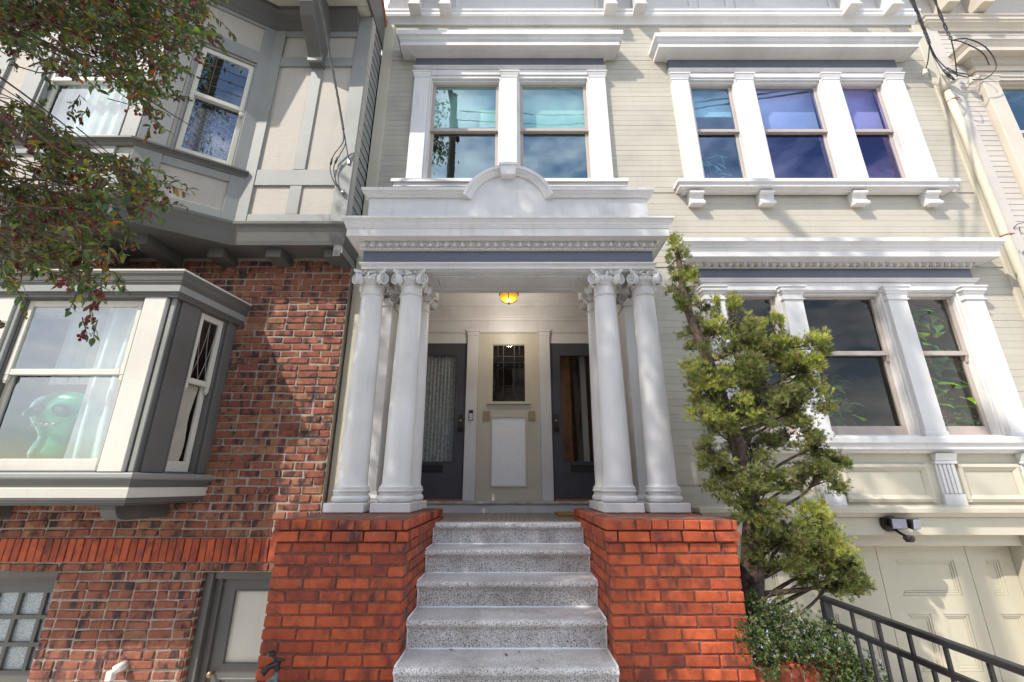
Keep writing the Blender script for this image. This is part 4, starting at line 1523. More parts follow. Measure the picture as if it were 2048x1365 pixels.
# front of the bay
for z0, z1 in ((5.10, 5.29), (3.30, 3.40), (2.80, 2.92)):
    timber(FF, 0.2, FF.L - 0.17, z0, z1, 0.024)
for a, b in ((FF.L - 0.169, FF.L), (FF.L - 1.45, FF.L - 1.26), (FF.L - 1.88, FF.L - 1.70), (FF.L - 3.1, FF.L - 2.92)):
    timber(FF, a, b, 3.401, 5.099, 0.028)
for a, b in ((FF.L - 0.169, FF.L), (FF.L - 1.6, FF.L - 1.45)):
    timber(FF, a, b, 2.921, 3.299, 0.027)
    timber(FF, a, b, 5.291, 5.76, 0.027)
moulding('bay_sill', [(-0.03, 3.40), (0.03, 3.40), (0.045, 3.415), (0.045, 3.43), (0.06, 3.435), (0.06, 3.45), (0.085, 3.455), (0.085, 3.475), (0.03, 3.488), (-0.03, 3.49)],
         [U0, UB, (UA[0] + 0.02, UA[1] + 0.012)], M['midgrey'], bayo)
moulding('bay_crown', [(-0.03, 5.75), (0.035, 5.75), (0.04, 5.79), (0.075, 5.83), (0.08, 5.86), (0.12, 5.93), (0.16, 5.96), (0.165, 6.03), (-0.03, 6.03)], [U0, UB, UA, (UC[0] - 0.17, UC[1])], M['grey'], bayo)
moulding('bay_skirt', [(-0.05, 2.535), (-0.0, 2.535), (0.012, 2.58), (0.03, 2.68), (0.055, 2.745), (0.072, 2.765), (0.075, 2.795), (0.03, 2.815), (-0.05, 2.82)], u_path_all, M['midgrey'], bayo)
MB().prism([U0, UB, UA, UC, (UC[0], LY + 0.02), (U0[0], LY + 0.02)], 2.555, 2.60, 'z').build('bay_floor', M['midgrey'], bayo)
for bx, yf in ((-2.03, 4.40), (-2.69, 4.40), (-3.34, 4.40), (-3.98, 4.12), (-4.62, 3.95), (-5.26, 3.95)):
    MB().box(bx - 0.085, bx + 0.085, yf, LY + 0.02, 2.435, 2.553).build('beam_end', M['midgrey'], bayo, 0.004)
# windows of the upper bay
for face, holes, lab in ((FA, WA, 'leaded sash window with lace on the angled side of the upper bay'), (FF, WF, 'sash window with pale curtain on the front of the upper bay')):
    for (a, b, c, d) in holes:
        mb = MB()
        face.ring(mb, a, b, c, d, -0.11, 0.012, 0.022)
        win = mb.build('bay_window', M['timber'], lhouse, 0.003)
        win['label'] = lab
        face.sash(win, a + 0.022, b - 0.022, c + 0.02, d - 0.022, 4.36, M['baysash'], M['glass_bay'] if face is FF else M['glass_lace'], -0.045)
        ld = MB()
        for i in range(1, 4):
            t = a + 0.072 + (b - a - 0.144) * i / 4
            face.box(ld, t - 0.002, t + 0.002, -0.027, -0.0235, 4.40, d - 0.08)
        for i in range(1, 4):
            zz = 4.39 + (d - 0.08 - 4.39) * i / 4
            face.box(ld, a + 0.07, b - 0.07, -0.0232, -0.020, zz - 0.002, zz + 0.002)
        ld.build('lead_cames', M['grey'], win)
        n = 50
        cu = MB()
        vs = []
        for i in range(n + 1):
            uu = a + 0.03 + (b - a - 0.06) * i / n
            oo = -0.19 + 0.014 * math.sin(i * 0.9) + 0.006 * math.sin(i * 2.1)
            zt_ = 4.33 if face is FA else 5.0
            vs += [face.pt(uu, oo, c), face.pt(uu, oo, zt_)]
        cu.add(vs, [(2 * i, 2 * i + 2, 2 * i + 3, 2 * i + 1) for i in range(n)])
        cu.build('curtain', M['lace'] if face is FA else M['curtain'], win, smooth=True)
MB().prism([(U0[0], 3.95), (-4.05, 3.95), (-3.2, 4.47), (-2.0, 4.47), (-2.0, 4.5), (-3.22, 4.5), (-4.1, 4.1), (U0[0], 4.1)], 2.62, 2.7, 'z').build('bay_inner_floor', M['room_dark'], bayo)
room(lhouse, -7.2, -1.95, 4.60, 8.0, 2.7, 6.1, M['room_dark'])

# eaves, bracket, verge
sf = MB().prism([(-7.5, 3.18), (-4.15, 3.18), (-3.35, 3.69), (-1.90, 3.69), (-1.90, 4.33), (-7.5, 4.5)], 6.031, 6.07, 'z').build('eaves_soffit', M['soffit'], lhouse)
for zz in range(4):
    yy = 3.70 + zz * 0.155
    MB().box(-3.3 if zz else -3.34, -1.92, yy, yy + 0.151, 6.021, 6.030).build('soffit_board', M['soffit'], sf, 0.002)
MB().prism([(4.32, 6.02), (3.66, 6.02), (3.66, 7.26), (4.46, 6.60), (4.9, 6.24), (4.9, 6.02)], -1.90, -1.865, 'x').build('verge_board', M['midgrey'], lhouse, 0.003)
MB().prism([(3.62, 7.32), (4.92, 6.25), (4.92, 6.29), (3.62, 7.36)], -2.2, -1.845, 'x').build('verge_tile', M['rooftile'], lhouse)
mb = MB()
mb.prism([(4.33, 5.10), (4.20, 5.11), (4.19, 5.15), (4.10, 5.27), (4.00, 5.34), (3.88, 5.46), (3.80, 5.60), (3.74, 5.84), (3.71, 6.02), (4.33, 6.02)], -2.59, -2.42, 'x')
br = mb.build('eaves_bracket', M['midgrey'], lhouse, 0.006)
MB().box(-2.595, -2.415, 4.185, 4.215, 5.105, 5.20).build('bracket_tip', M['timber'], br, 0.004)
# clapboards on the return wall beside the cream house
sw = MB()
FS.wall(sw, 0, 0.415, 2.4, 6.30, [], -0.1, -0.02)
sw.build('return_wall', M['midgrey'], lhouse)
z = 2.44
while z < 6.5:
    top = min(z + 0.135, 6.62)
    mb = MB()
    ue = 0.415
    w = rnd(-0.002, 0.002)
    mb.hexa([FS.pt(0.004, 0.0 + w, z), FS.pt(ue, 0.0 + w, z), FS.pt(ue, -0.03, z), FS.pt(0.004, -0.03, z),
             FS.pt(0.004, -0.012 + w, top), FS.pt(ue, -0.012 + w, top), FS.pt(ue, -0.03, top), FS.pt(0.004, -0.03, top)])
    mb.build('siding_board', M['timber'], lhouse)
    z += 0.139

# ---- brick ground floors
BX0, BX1 = -6.6, -1.89
G_OPEN = (-7.0, -4.312, GZ - 0.1, -0.745)
D_OPEN = (-2.94, -1.95, GZ - 0.1, -0.79)
B_HOLE = (-6.6, -3.16, -0.02, 1.80)
wl = MB()
for c in rect_minus(BX0, BX1, GZ, 2.56, [G_OPEN, D_OPEN, B_HOLE]):
    wl.box(c[0], c[1], LY + 0.010, LY + 0.24, c[2], c[3])
lw_o = wl.build('wall', M['mortar'], lhouse)
# wall bricks
CH, CL = 0.0791, 0.2215
varia = [brick_mesh('brick', 0.207, 0.0655, 0.09, M['clinker'], 0.008, 0.005, s) for s in range(12)]
halfs = [brick_mesh('brick', 0.098, 0.0655, 0.09, M['clinker'], 0.008, 0.005, 40 + s) for s in range(5)]
cand = []
z_sold = -0.487
rows = []
zz = z_sold + CH * 0.5
while zz < 2.52:
    rows.append(zz)
    zz += CH
zz = -0.706 - CH * 0.5
while zz > GZ:
    rows.append(zz)
    zz -= CH
for ri, zc in enumerate(rows):
    xx = BX1 + (0.0 if ri % 2 else 0.11)
    wob = R.uniform(0, 6)
    free = rect_minus(-5.6, BX1, zc - 0.001, zc + 0.001, [G_OPEN, D_OPEN, (-6.6, -3.14, -0.10, 1.90), (-2.97, -1.9, -0.79, -0.71)])
    while xx > -5.7:
        half = R.random() < 0.07
        L = 0.11 if half else CL
        for (fa, fb, _c, _d) in free:
            a, b = max(xx - L, fa), min(xx, fb)
            if b - a > 0.045:
                cand.append(((a + b) / 2, zc + 0.004 * math.sin(xx * 3.1 + wob), b - a - 0.0145, 0))
        xx -= L
cand.sort(key=lambda c: (0 if (c[1] > -1.66 and c[0] > -5.1) else 1, (c[0] + 2.2) ** 2 * 0.3 + abs(c[1] - 0.2)))
rest = MB()
for i, (xc, zc, half, _) in enumerate(cand):
    me = R.choice(halfs if half < 0.15 else varia)
    sx_ = half / (0.098 if half < 0.15 else 0.207)
    loc = (xc, LY + rnd(-0.007, 0.004), zc)
    rot = (rnd(-0.03, 0.03), rnd(-0.02, 0.02), rnd(-0.025, 0.025))
    if i < 285:
        link('brick', me, lhouse, None, loc, rot, (sx_, 1, 1))
    else:
        k = len(rest.v)
        rest.add([(v.co.x * sx_ + loc[0], v.co.y + loc[1], v.co.z + loc[2]) for v in me.vertices], [tuple(p.vertices) for p in me.polygons])
if rest.v:
    o = rest.build('brick_field', M['clinker'], lhouse)
    o['kind'] = 'stuff'
# soldier course and the lintel bricks over the small door
sold = [brick_mesh('soldier_brick', 0.066, 0.207, 0.10, M['brick'], 0.005, 0.002, 60 + s) for s in range(5)]
xx = -1.93
while xx > -5.4:
    link('soldier_brick', R.choice(sold), lhouse, None, (xx, LY - 0.012 + rnd(-0.003, 0.003), -0.597), (rnd(-0.01, 0.01), rnd(-0.012, 0.012), rnd(-0.01, 0.01)))
    xx -= 0.0745
lint = [brick_mesh('lintel_brick', 0.207, 0.066, 0.2, M['clinker'], 0.006, 0.003, 80 + s) for s in range(3)]
xx = -2.86
while xx < -1.95:
    link('lintel_brick', R.choice(lint), lhouse, None, (xx, LY - 0.006, -0.748), (0, rnd(-0.01, 0.01), 0))
    xx += 0.2185
# brick jamb of the small door
jm = [brick_mesh('brick', 0.2, 0.066, 0.05, M['clinker'], 0.007, 0.004, 90 + s) for s in range(3)]
zz = -0.82
while zz > GZ:
    link('brick', R.choice(jm), lhouse, None, (-2.937, LY + 0.11, zz), (0, 0, math.pi / 2))
    zz -= CH
# cellar door, frame and panels
mb = MB()
mb.box(-2.935, -2.86, LY + 0.06, LY + 0.20, GZ, -0.80)
mb.box(-2.86, -2.80, LY + 0.12, LY + 0.20, GZ, -0.80)
mb.box(-2.86, -1.95, LY + 0.08, LY + 0.20, -0.86, -0.80)
dfr = mb.build('cellar_door_frame', M['grey'], lhouse, 0.004)
mb = MB()
for c in rect_minus(-2.80, -1.97, GZ, -0.862, [(-2.69, -2.06, -1.585, -0.965), (-2.69, -2.06, GZ + 0.02, -1.69)]):
    mb.box(c[0], c[1], LY + 0.15, LY + 0.20, c[2], c[3])
cd = mb.build('cellar_door', M['grey'], lhouse, 0.0)
for z0, z1 in ((-1.585, -0.965), (GZ + 0.02, -1.69)):
    MB().box(-2.69, -2.06, LY + 0.175, LY + 0.19, z0, z1).build('door_panel', M['baycream'], cd)
    mb = MB()
    frame_ring(mb, -2.695, -2.055, z0 - 0.005, z1 + 0.005, LY + 0.145, LY + 0.176, 0.02)
    mb.build('panel_moulding', M['grey'], cd, 0.004)
mb = MB()
mb.tube([(-2.75, LY + 0.15, -1.64), (-2.75, LY + 0.105, -1.64)], [0.012, 0.012], 10)
mb.ellipsoid((-2.75, LY + 0.09, -1.64), (0.027, 0.02, 0.027), 12, 8)
mb.build('door_knob', M['brass'], cd, smooth=True)
# garage door with obscure panes at the lower left
gdo = MB()
cols = [(-5.46, -5.26), (-5.225, -5.02), (-4.985, -4.785), (-4.75, -4.545), (-4.51, -4.33)]
rws = [(-1.185, -0.995), (-1.41, -1.22), (-1.635, -1.445)]
for c in rect_minus(-5.9, -4.30, GZ, -0.80, [(a, b, c_, d_) for a, b in cols for c_, d_ in rws]):
    gdo.box(c[0], c[1], LY + 0.17, LY + 0.22, c[2], c[3])
gg = gdo.build('garage_door', M['midgrey'], lhouse, 0.0)
for a, b in cols:
    for c_, d_ in rws:
        MB().box(a - 0.004, b + 0.004, LY + 0.20, LY + 0.206, c_ - 0.004, d_ + 0.004).build('pane', M['glass_obscure'], gg)
MB().box(-5.9, -4.312, LY + 0.02, LY + 0.17, -0.83, -0.747).build('garage_lintel', M['midgrey'], lhouse, 0.004)
moulding('garage_head', [(0, -1.0 + 0.08), (0.02, -0.92), (0.03, -0.90), (0.07, -0.86), (0.09, -0.832), (0, -0.832)], [(-5.9, LY + 0.169), (-4.314, LY + 0.169)], M['midgrey'], lhouse)

# ---- lower bay window
lb_path = [(-6.4, 3.90), (-3.225, 3.90), (-3.10, LY + 0.02)]
LF, LS = Face((-6.4, 3.90), (-3.225, 3.90)), Face((-3.225, 3.90), (-3.10, LY + 0.02))
def lx(x):
    return x + 6.4
lb = MB()
LWF = [(lx(-4.66), lx(-3.52), 0.10, 1.705), (lx(-6.0), lx(-4.96), 0.10, 1.705)]
LWS = [(0.285, 0.62, 0.10, 1.705)]
LF.wall(lb, 0, LF.L, -0.10, 1.80, LWF, -0.12, -0.005)
LS.wall(lb, 0, LS.L, -0.10, 1.80, LWS, -0.12, -0.005)
lbo = lb.build('lower_bay', M['grey'], lhouse)
lbo['label'] = 'grey and cream box bay window on the brick wall'
def board(face, u0, u1, z0, z1, o0, o1, mat, name='pilaster'):
    mb = MB()
    face.box(mb, u0, u1, o0, o1, z0, z1)
    return mb.build(name, M[mat], lbo, 0.004)
board(LF, lx(-3.495), lx(-3.285), 0.105, 1.70, -0.004, 0.045, 'baycream')
board(LF, lx(-3.519), lx(-3.496), 0.105, 1.70, -0.05, 0.018, 'timber', 'casing_strip')
board(LF, lx(-4.93), lx(-4.72), 0.105, 1.70, -0.004, 0.045, 'baycream')
board(LF, lx(-4.70), lx(-4.665), 0.105, 1.70, -0.004, 0.03, 'timber', 'casing_strip')
board(LF, lx(-3.258), LF.L + 0.012, 0.105, 1.70, -0.004, 0.014, 'timber', 'corner_strip')
board(LS, 0.055, 0.265, 0.105, 1.70, -0.004, 0.022, 'grey')
board(LS, 0.63, 0.70, 0.105, 1.70, -0.004, 0.03, 'grey', 'casing_strip')
board(LS, 0.701, 0.755, 0.105, 1.70, -0.004, 0.018, 'midgrey', 'casing_strip')
moulding('bay_frieze', [(-0.05, 1.70), (0.05, 1.70), (0.05, 1.722), (0.06, 1.724), (0.06, 1.745), (-0.05, 1.745)], lb_path, M['grey'], lbo)
moulding('bay_corona', [(-0.05, 1.746), (0.085, 1.746), (0.085, 1.81), (0.078, 1.815), (-0.05, 1.815)], lb_path, M['timber'], lbo)
moulding('bay_cornice', [(-0.05, 1.816), (0.085, 1.816), (0.088, 1.83), (0.098, 1.835), (0.098, 1.848), (0.105, 1.852), (0.112, 1.89), (0.128, 1.915), (0.130, 1.935), (-0.05, 1.935)], lb_path, M['midgrey'], lbo)
moulding('bay_lead_roof', [(-0.05, 1.936), (0.134, 1.936), (0.136, 1.952), (-0.05, 1.975)], lb_path, M['baysash'], lbo)
MB().prism([(-6.4, 3.88), (-3.24, 3.88), (-3.11, LY), (-6.4, LY)], 1.955, 1.985, 'z').build('bay_roof', M['midgrey'], lbo)
moulding('bay_sill', [(-0.05, 0.045), (0.07, 0.045), (0.078, 0.055), (0.086, 0.058), (0.086, 0.085), (0.078, 0.096), (-0.05, 0.104)], lb_path, M['timber'], lbo)
moulding('bay_sill_cove', [(-0.05, -0.02), (0.045, -0.02), (0.05, 0.01), (0.06, 0.03), (0.068, 0.044), (-0.05, 0.044)], lb_path, M['midgrey'], lbo)
moulding('bay_skirt_board', [(-0.05, -0.103), (0.04, -0.103), (0.052, -0.03), (0.05, -0.021), (-0.05, -0.021)], lb_path, M['baycream'], lbo)
moulding('bay_skirt_bead', [(-0.05, -0.145), (0.0, -0.145), (0.018, -0.135), (0.018, -0.125), (0.034, -0.12), (0.034, -0.104), (-0.05, -0.104)], lb_path, M['midgrey'], lbo)
MB().prism([(-6.4, 3.93), (-3.25, 3.93), (-3.13, LY + 0.009), (-6.4, LY + 0.009)], -0.165, -0.14, 'z').build('bay_underside', M['grey'], lbo)
for bx in (-3.46, -5.0):
    mb = MB()
    mb.prism([(LY + 0.0, -0.166), (4.02, -0.166), (4.02, -0.205), (4.05, -0.255), (4.10, -0.285), (4.17, -0.297), (LY + 0.0, -0.297)], bx - 0.07, bx + 0.07, 'x')
    mb.box(bx - 0.085, bx + 0.085, 4.0, 4.2, -0.185, -0.1665)
    mb.build('bay_console', M['midgrey'], lbo, 0.004)
for face, holes, lab in ((LF, LWF, 'wide sash window of the box bay with white curtains'), (LS, LWS, 'narrow side window of the box bay with curved leading')):
    for (a, b, c, d) in holes:
        mb = MB()
        face.ring(mb, a, b, c, d, -0.11, 0.004, 0.018)
        win = mb.build('bay_window', M['grey'], lhouse, 0.003)
        win['label'] = lab
        face.sash(win, a + 0.018, b - 0.018, c + 0.015, d - 0.018, 0.985, M['baysash'], M['glass_bay'] if face is LF else M['glass'], -0.045, 0.10)
        if face is LS:
            ld = MB()
            uc = (a + b) / 2
            w = (b - a) / 2 - 0.07
            for s1, s2 in ((0, 1), (1, 0), (-1, 0), (0, -1)):
                pts = []
                for i in range(15):
                    t = i / 14
                    bow = math.sin(math.pi * t) * 0.05
                    pts.append(face.pt(uc + w * (s1 * (1 - t) + s2 * t) * (1 if True else 1) + bow * (1 if s1 + s2 > 0 else -1) * (1 if s1 == 0 else -1) * 0.4, -0.028, 1.01 + 0.61 * t))
                ld.tube(pts, 0.0035, 5)
            ld.build('lead_cames', M['timber'], win)
            cu = MB()
            vs = []
            for i in range(9):
                t = i / 8
                vs += [face.pt(a + 0.05, -0.10, 0.2 + 0.76 * t), face.pt(b - 0.105 + 0.010 * math.sin(t * 7.0) + 0.03 * t, -0.10 + 0.006 * math.sin(t * 9), 0.2 + 0.76 * t)]
            cu.add(vs, [(2 * i, 2 * i + 1, 2 * i + 3, 2 * i + 2) for i in range(8)])
            cu.build('paper_blind', M['card'], win, smooth=True)
room(lhouse, -6.3, -3.165, LY + 0.03, 8.0, -0.01, 1.79, M['room'])
# ================================================================== PALE HOUSE (right edge)
rh = thing('row_house', (9.0, WY, GZ), 'pale stone-coloured clapboard house at the right edge, beyond the pipe', 'house')
RX0, RX1 = 6.055, 13.0
ROP = [(6.74, 7.60, 3.60, 5.42), (7.82, 8.9, 3.60, 5.42)]
mb = MB()
for c in rect_minus(RX0, RX1, GZ, 7.9, ROP):
    mb.box(c[0], c[1], WY + 0.009, WY + 0.16, c[2], c[3])
mb.box(RX0, RX0 + 0.1, WY + 0.161, 12, GZ, 7.9)
mb.build('wall', M['right_wall'], rh)
z = 0.8
while z < 6.4:
    for a, b, c, d in rect_minus(6.25, 9.6, z, z + SID - 0.0045, [(6.50, 9.2, 3.45, 5.75)]):
        if d - c > 0.025 and b - a > 0.05:
            MB().prism([(WY, c), (WY + 0.0035, d), (WY + 0.012, d), (WY + 0.012, c)], a, b, 'x').build('siding_board', M['right_wall'], rh)
    z += SID
MB().box(RX0, 6.25, WY - 0.022, WY + 0.02, GZ, 6.9).build('corner_board', M['right_wall'], rh, 0.003)
moulding('string_course', [(-0.03, 6.34), (0.02, 6.34), (0.03, 6.38), (0.06, 6.42), (0.085, 6.44), (0.085, 6.47), (0.10, 6.475), (0.10, 6.53), (0.115, 6.54), (0.12, 6.56), (-0.03, 6.58)],
         u_path(6.16, 12.9, WY, WY + 0.005), M['right_trim'], rh)
MB().box(RX0, 12.9, WY - 0.03, WY + 0.005, 6.585, 7.2).build('frieze_board', M['right_wall'], rh)
for bx in (6.36, 6.86, 9.2):
    mb = MB()
    mb.prism([(WY - 0.03, 6.50 + 0.1), (WY - 0.26, 6.60), (WY - 0.27, 6.72), (WY - 0.24, 6.78), (WY - 0.36, 7.1), (WY - 0.36, 7.2), (WY - 0.03, 7.2)], bx - 0.085, bx + 0.085, 'x')
    mb.build('bracket', M['right_trim'], rh, 0.004)
moulding('roof_cornice', profile_cornice(7.2, 7.72, 0.52, 0.22), u_path(RX0 + 0.05, 12.9, WY - 0.03, WY + 0.02), M['right_trim'], rh)
win = MB().box(6.50, 9.2, WY - 0.06, WY + 0.008, 5.42, 5.50).build('window', M['right_trim'], rh, 0.003)
for p in ((6.52, 6.74), (7.60, 7.82), (8.9, 9.12)):
    pilaster(win, p[0], p[1], 3.5, 5.41, WY - 0.075, M['right_trim'], 0.10, 0.03)
moulding('architrave_moulding', [(-0.03, 5.51), (0.02, 5.51), (0.03, 5.53), (0.05, 5.55), (-0.03, 5.56)], u_path(6.50, 9.2, WY - 0.06, WY), M['right_trim'], win)
MB().box(6.50, 9.2, WY - 0.052, WY + 0.005, 5.56, 5.68).build('frieze', M['right_wall'], win)
moulding('cornice', profile_cornice(5.62, 5.87, 0.22, 0.38), u_path(6.50, 9.2, WY - 0.05, WY + 0.005), M['right_trim'], win)
for o_ in ROP:
    reveal(win, o_[0], o_[1], o_[2], o_[3], WY - 0.045, YG + 0.05, M['right_trim'])
    sash_unit(win, o_[0] + 0.03, o_[1] - 0.03, o_[2] + 0.015, o_[3] - 0.055, 4.55, YG, M['right_trim'], M['glass_sky'])
room(rh, 6.6, 9.0, WY + 0.161, 8.0, 3.3, 5.6, M['room'])

# ================================================================== FURNISHINGS SEEN THROUGH THE GLASS
def roller(x0, x1, zb, zt, y, label_):
    mb = MB()
    n = 10
    mb.box(x0, x1, y, y + 0.004, zb + 0.02, zt)
    r = tag(mb.build('roller_shade', M['shade_cloth']), label_, 'shade', 'roller shades behind the upper windows')
    MB().box(x0, x1, y - 0.006, y + 0.010, zb, zb + 0.02).build('hem_bar', M['plastic_white'], r)


roller(-1.12, -0.17, 4.74, 5.44, YG + 0.10, 'pale roller shade in the left light of the window over the porch')
roller(0.10, 1.05, 4.70, 5.44, YG + 0.10, 'pale roller shade in the right light of the window over the porch')
roller(2.48, 3.10, 4.93, 5.41, YG + 0.10, 'pale roller shade in the left light of the upper three-light window')
roller(3.38, 4.29, 4.68, 5.41, YG + 0.10, 'pale roller shade in the wide middle light of the upper window')
roller(4.57, 5.19, 4.68, 5.41, YG + 0.10, 'pale roller shade in the right light of the upper three-light window')


def leaf_blade(mb, base, d, up, L, W, curl=0.25, cols=None, col=(0.05, 0.12, 0.03), heart=False, seg=4):
    d = Vector(d).normalized()
    up = Vector(up)
    s = d.cross(up)
    s = s.normalized() if s.length > 1e-4 else Vector((1, 0, 0))
    nrm = s.cross(d).normalized()
    vs = []
    for i in range(seg + 1):
        t = i / seg
        if heart:
            w = W * (0.55 + 0.45 * math.sin(math.pi * min(1, t * 1.4))) * (1 - t ** 3) + 0.0005
        else:
            w = W * math.sin(math.pi * min(0.985, 0.06 + 0.93 * t)) ** 0.8 + 0.0003
        c = Vector(base) + d * L * t - nrm * curl * L * t * t
        vs += [tuple(c + s * w * 0.5 + nrm * w * 0.18), tuple(c), tuple(c - s * w * 0.5 + nrm * w * 0.18)]
    fs = []
    for i in range(seg):
        a = i * 3
        fs += [(a, a + 1, a + 4, a + 3), (a + 1, a + 2, a + 5, a + 4)]
    mb.add(vs, fs)
    if cols is not None:
        cols.extend([col] * (2 * seg))


def leaf_object(name, mb, cols, mat, parent):
    me = bpy.data.meshes.new(name)
    me.from_pydata(mb.v, [], mb.f)
    me.materials.append(mat)
    at = me.attributes.new('tint', 'FLOAT_COLOR', 'FACE')
    flat = []
    for c in cols:
        flat.extend((c[0], c[1], c[2], 1.0))
    at.data.foreach_set('color', flat)
    me.polygons.foreach_set('use_smooth', [True] * len(me.polygons))
    return link(name, me, parent)


def house_plant(cx, cy, z0, z1, spread, n, label_, big=True):
    root = thing('house_plant', (cx, cy, z0), label_, 'plant', 'leafy plants behind the lower window')
    st = MB()
    mb, cols = MB(), []
    for i in range(n):
        zz = rnd(z0 + 0.05, z1)
        a = rnd(0, 2 * math.pi)
        rr = spread * math.sqrt(R.random())
        p = Vector((cx + rr * math.cos(a), cy + abs(rr * math.sin(a)) * 0.45, zz))
        d = Vector((rnd(-1, 1), rnd(-1.1, 0.1), rnd(-0.7, 0.5)))
        g = rnd(2.0, 4.2)
        L = rnd(0.10, 0.20)
        c = (0.028 * g, 0.085 * g, 0.022 * g) if R.random() < 0.8 else (0.10 * g, 0.17 * g, 0.03)
        leaf_blade(mb, p, d, (rnd(-0.3, 0.3), -0.6, 1), L, L * 0.75, 0.35, cols, c, True)
        if i % 3 == 0:
            st.tube([tuple(p), (cx + rnd(-0.05, 0.05), cy + 0.05, max(z0, zz - 0.25)), (cx, cy + 0.05, z0)], 0.006, 5)
    st.build('stem', M['twig'], root)
    leaf_object('foliage', mb, cols, M['leaf'], root)


house_plant(4.88, 4.93, 0.55, 2.10, 0.30, 110, 'tall broad-leaved plant filling the right light of the lower window')
house_plant(3.85, 5.35, 0.55, 1.30, 0.42, 70, 'low dark plant in the middle light of the lower window')
# bamboo-like leaves in the upper window
root = thing('house_plant', (2.8, 5.1, 3.7), 'thin pale leaves behind the left light of the upper three-light window', 'plant')
mb, cols = MB(), []
for i in range(26):
    p = (2.72 + rnd(-0.12, 0.2), 5.0 + rnd(0, 0.1), rnd(3.85, 4.45))
    leaf_blade(mb, p, (rnd(-0.9, 0.9), rnd(-0.4, 0.1), rnd(-1, 0.25)), (0, -1, 0.4), rnd(0.14, 0.24), 0.03, 0.2, cols, (0.30, 0.42, 0.30))
leaf_object('foliage', mb, cols, M['leaf'], root)
MB().tube([(2.72, 5.08, 3.7), (2.75, 5.06, 4.1), (2.8, 5.05, 4.5)], 0.008, 6).build('stem', M['twig'], root)


def drape(x0, x1, y, z0, z1, folds, depth, label_, gather=0.0):
    n = 70
    rows_ = 8
    vs = []
    for j in range(rows_ + 1):
        t = j / rows_
        zz = z0 + (z1 - z0) * t
        sq = 1 - gather * math.sin(math.pi * t)
        for i in range(n + 1):
            s = i / n
            xx = x0 + (x1 - x0) * (s * sq)
            yy = y + depth * math.sin(s * folds * 2 * math.pi + 0.6 * math.sin(t * 3)) + 0.4 * depth * math.sin(s * folds * 5.1 + t)
            vs.append((xx, yy, zz))
    fs = [(j * (n + 1) + i, j * (n + 1) + i + 1, (j + 1) * (n + 1) + i + 1, (j + 1) * (n + 1) + i) for j in range(rows_) for i in range(n)]
    return tag(MB().add(vs, fs).build('curtain', M['curtain'], smooth=True), label_, 'curtain')


drape(-4.05, -3.50, 4.10, 0.14, 1.70, 3, 0.03, 'white curtain hanging at the right of the box bay window', 0.12)
drape(-4.62, -4.02, 4.30, 0.95, 1.70, 5, 0.02, 'pale sheet behind the upper sash of the box bay window')

# shiny green inflatable with dark eyes behind the lower sash
al = thing('inflatable_toy', (-4.36, 4.2, 0.2), 'shiny green inflatable figure with black eyes behind the box bay window', 'inflatable')
mb = MB()
prof = [(0.02, 0.17), (0.13, 0.19), (0.16, 0.28), (0.13, 0.38), (0.10, 0.43), (0.15, 0.50), (0.22, 0.60), (0.25, 0.70), (0.22, 0.80), (0.13, 0.86), (0.02, 0.88)]
k = 28
vs = []
for r_, z_ in prof:
    for i in range(k):
        a = 2 * math.pi * i / k
        vs.append((-4.36 + r_ * math.cos(a) * 1.3, 4.27 + r_ * 0.6 * math.sin(a), z_))
fs = [(j * k + i, j * k + (i + 1) % k, (j + 1) * k + (i + 1) % k, (j + 1) * k + i) for j in range(len(prof) - 1) for i in range(k)]
mb.add(vs, fs)
o = mb.build('body', M['green_balloon'], al, smooth=True)
ss = o.modifiers.new('smooth', 'SUBSURF')
ss.levels = 1
ss.render_levels = 1
for sx in (-1, 1):
    mb = MB()
    mb.ellipsoid((-4.36 + sx * 0.125, 4.125, 0.66), (0.105, 0.02, 0.05), 14, 8, Matrix.Rotation(sx * 0.42, 3, 'Y'))
    mb.build('eye', M['black_foil'], al, smooth=True)
mb = MB()
for i in range(4):
    mb.ellipsoid((-4.45 + i * 0.06, 4.135, 0.53 + 0.006 * (i % 2)), (0.026, 0.014, 0.018), 10, 6)
mb.build('mouth', M['gold_foil'], al, smooth=True)

# ================================================================== PORCH FITTINGS
lamp = thing('ceiling_lamp', (-0.04, 5.25, 2.62), 'amber glass bowl lamp hanging from the porch ceiling', 'lamp')
mb = MB()
LZ = 2.345
pr = [(0.012, LZ - 0.105)]
for i in range(1, 11):
    a = math.pi / 2 * i / 10
    pr.append((0.118 * math.sin(a), LZ - 0.105 * math.cos(a)))
mb.lathe(pr, -0.04, 5.25, 28)
mb.build('glass_bowl', M['lamp_glass'], lamp, smooth=True)
mb = MB()
for kk in range(3):
    a = 2 * math.pi * kk / 3 + 0.5
    pts = []
    for i in range(9):
        t = math.pi / 2 * i / 8
        pts.append((-0.04 + 0.124 * math.sin(t) * math.cos(a), 5.25 + 0.124 * math.sin(t) * math.sin(a), LZ - 0.111 * math.cos(t)))
    mb.tube(pts, 0.006, 6)
mb.tube([(-0.04, 5.25, LZ - 0.14), (-0.04, 5.25, LZ - 0.122), (-0.04, 5.25, LZ - 0.105)], [0.004, 0.013, 0.016], 8)
ring = [(-0.04 + 0.122 * math.cos(2 * math.pi * i / 24), 5.25 + 0.122 * math.sin(2 * math.pi * i / 24), LZ + 0.004) for i in range(25)]
mb.tube(ring, 0.009, 6)
mb.tube([(-0.04, 5.25, LZ + 0.0), (-0.04, 5.25, 2.62)], 0.012, 8)
mb.lathe([(0.06, 2.60), (0.065, 2.612), (0.05, 2.624)], -0.04, 5.25, 20)
mb.build('iron_cradle', M['black_metal'], lamp)

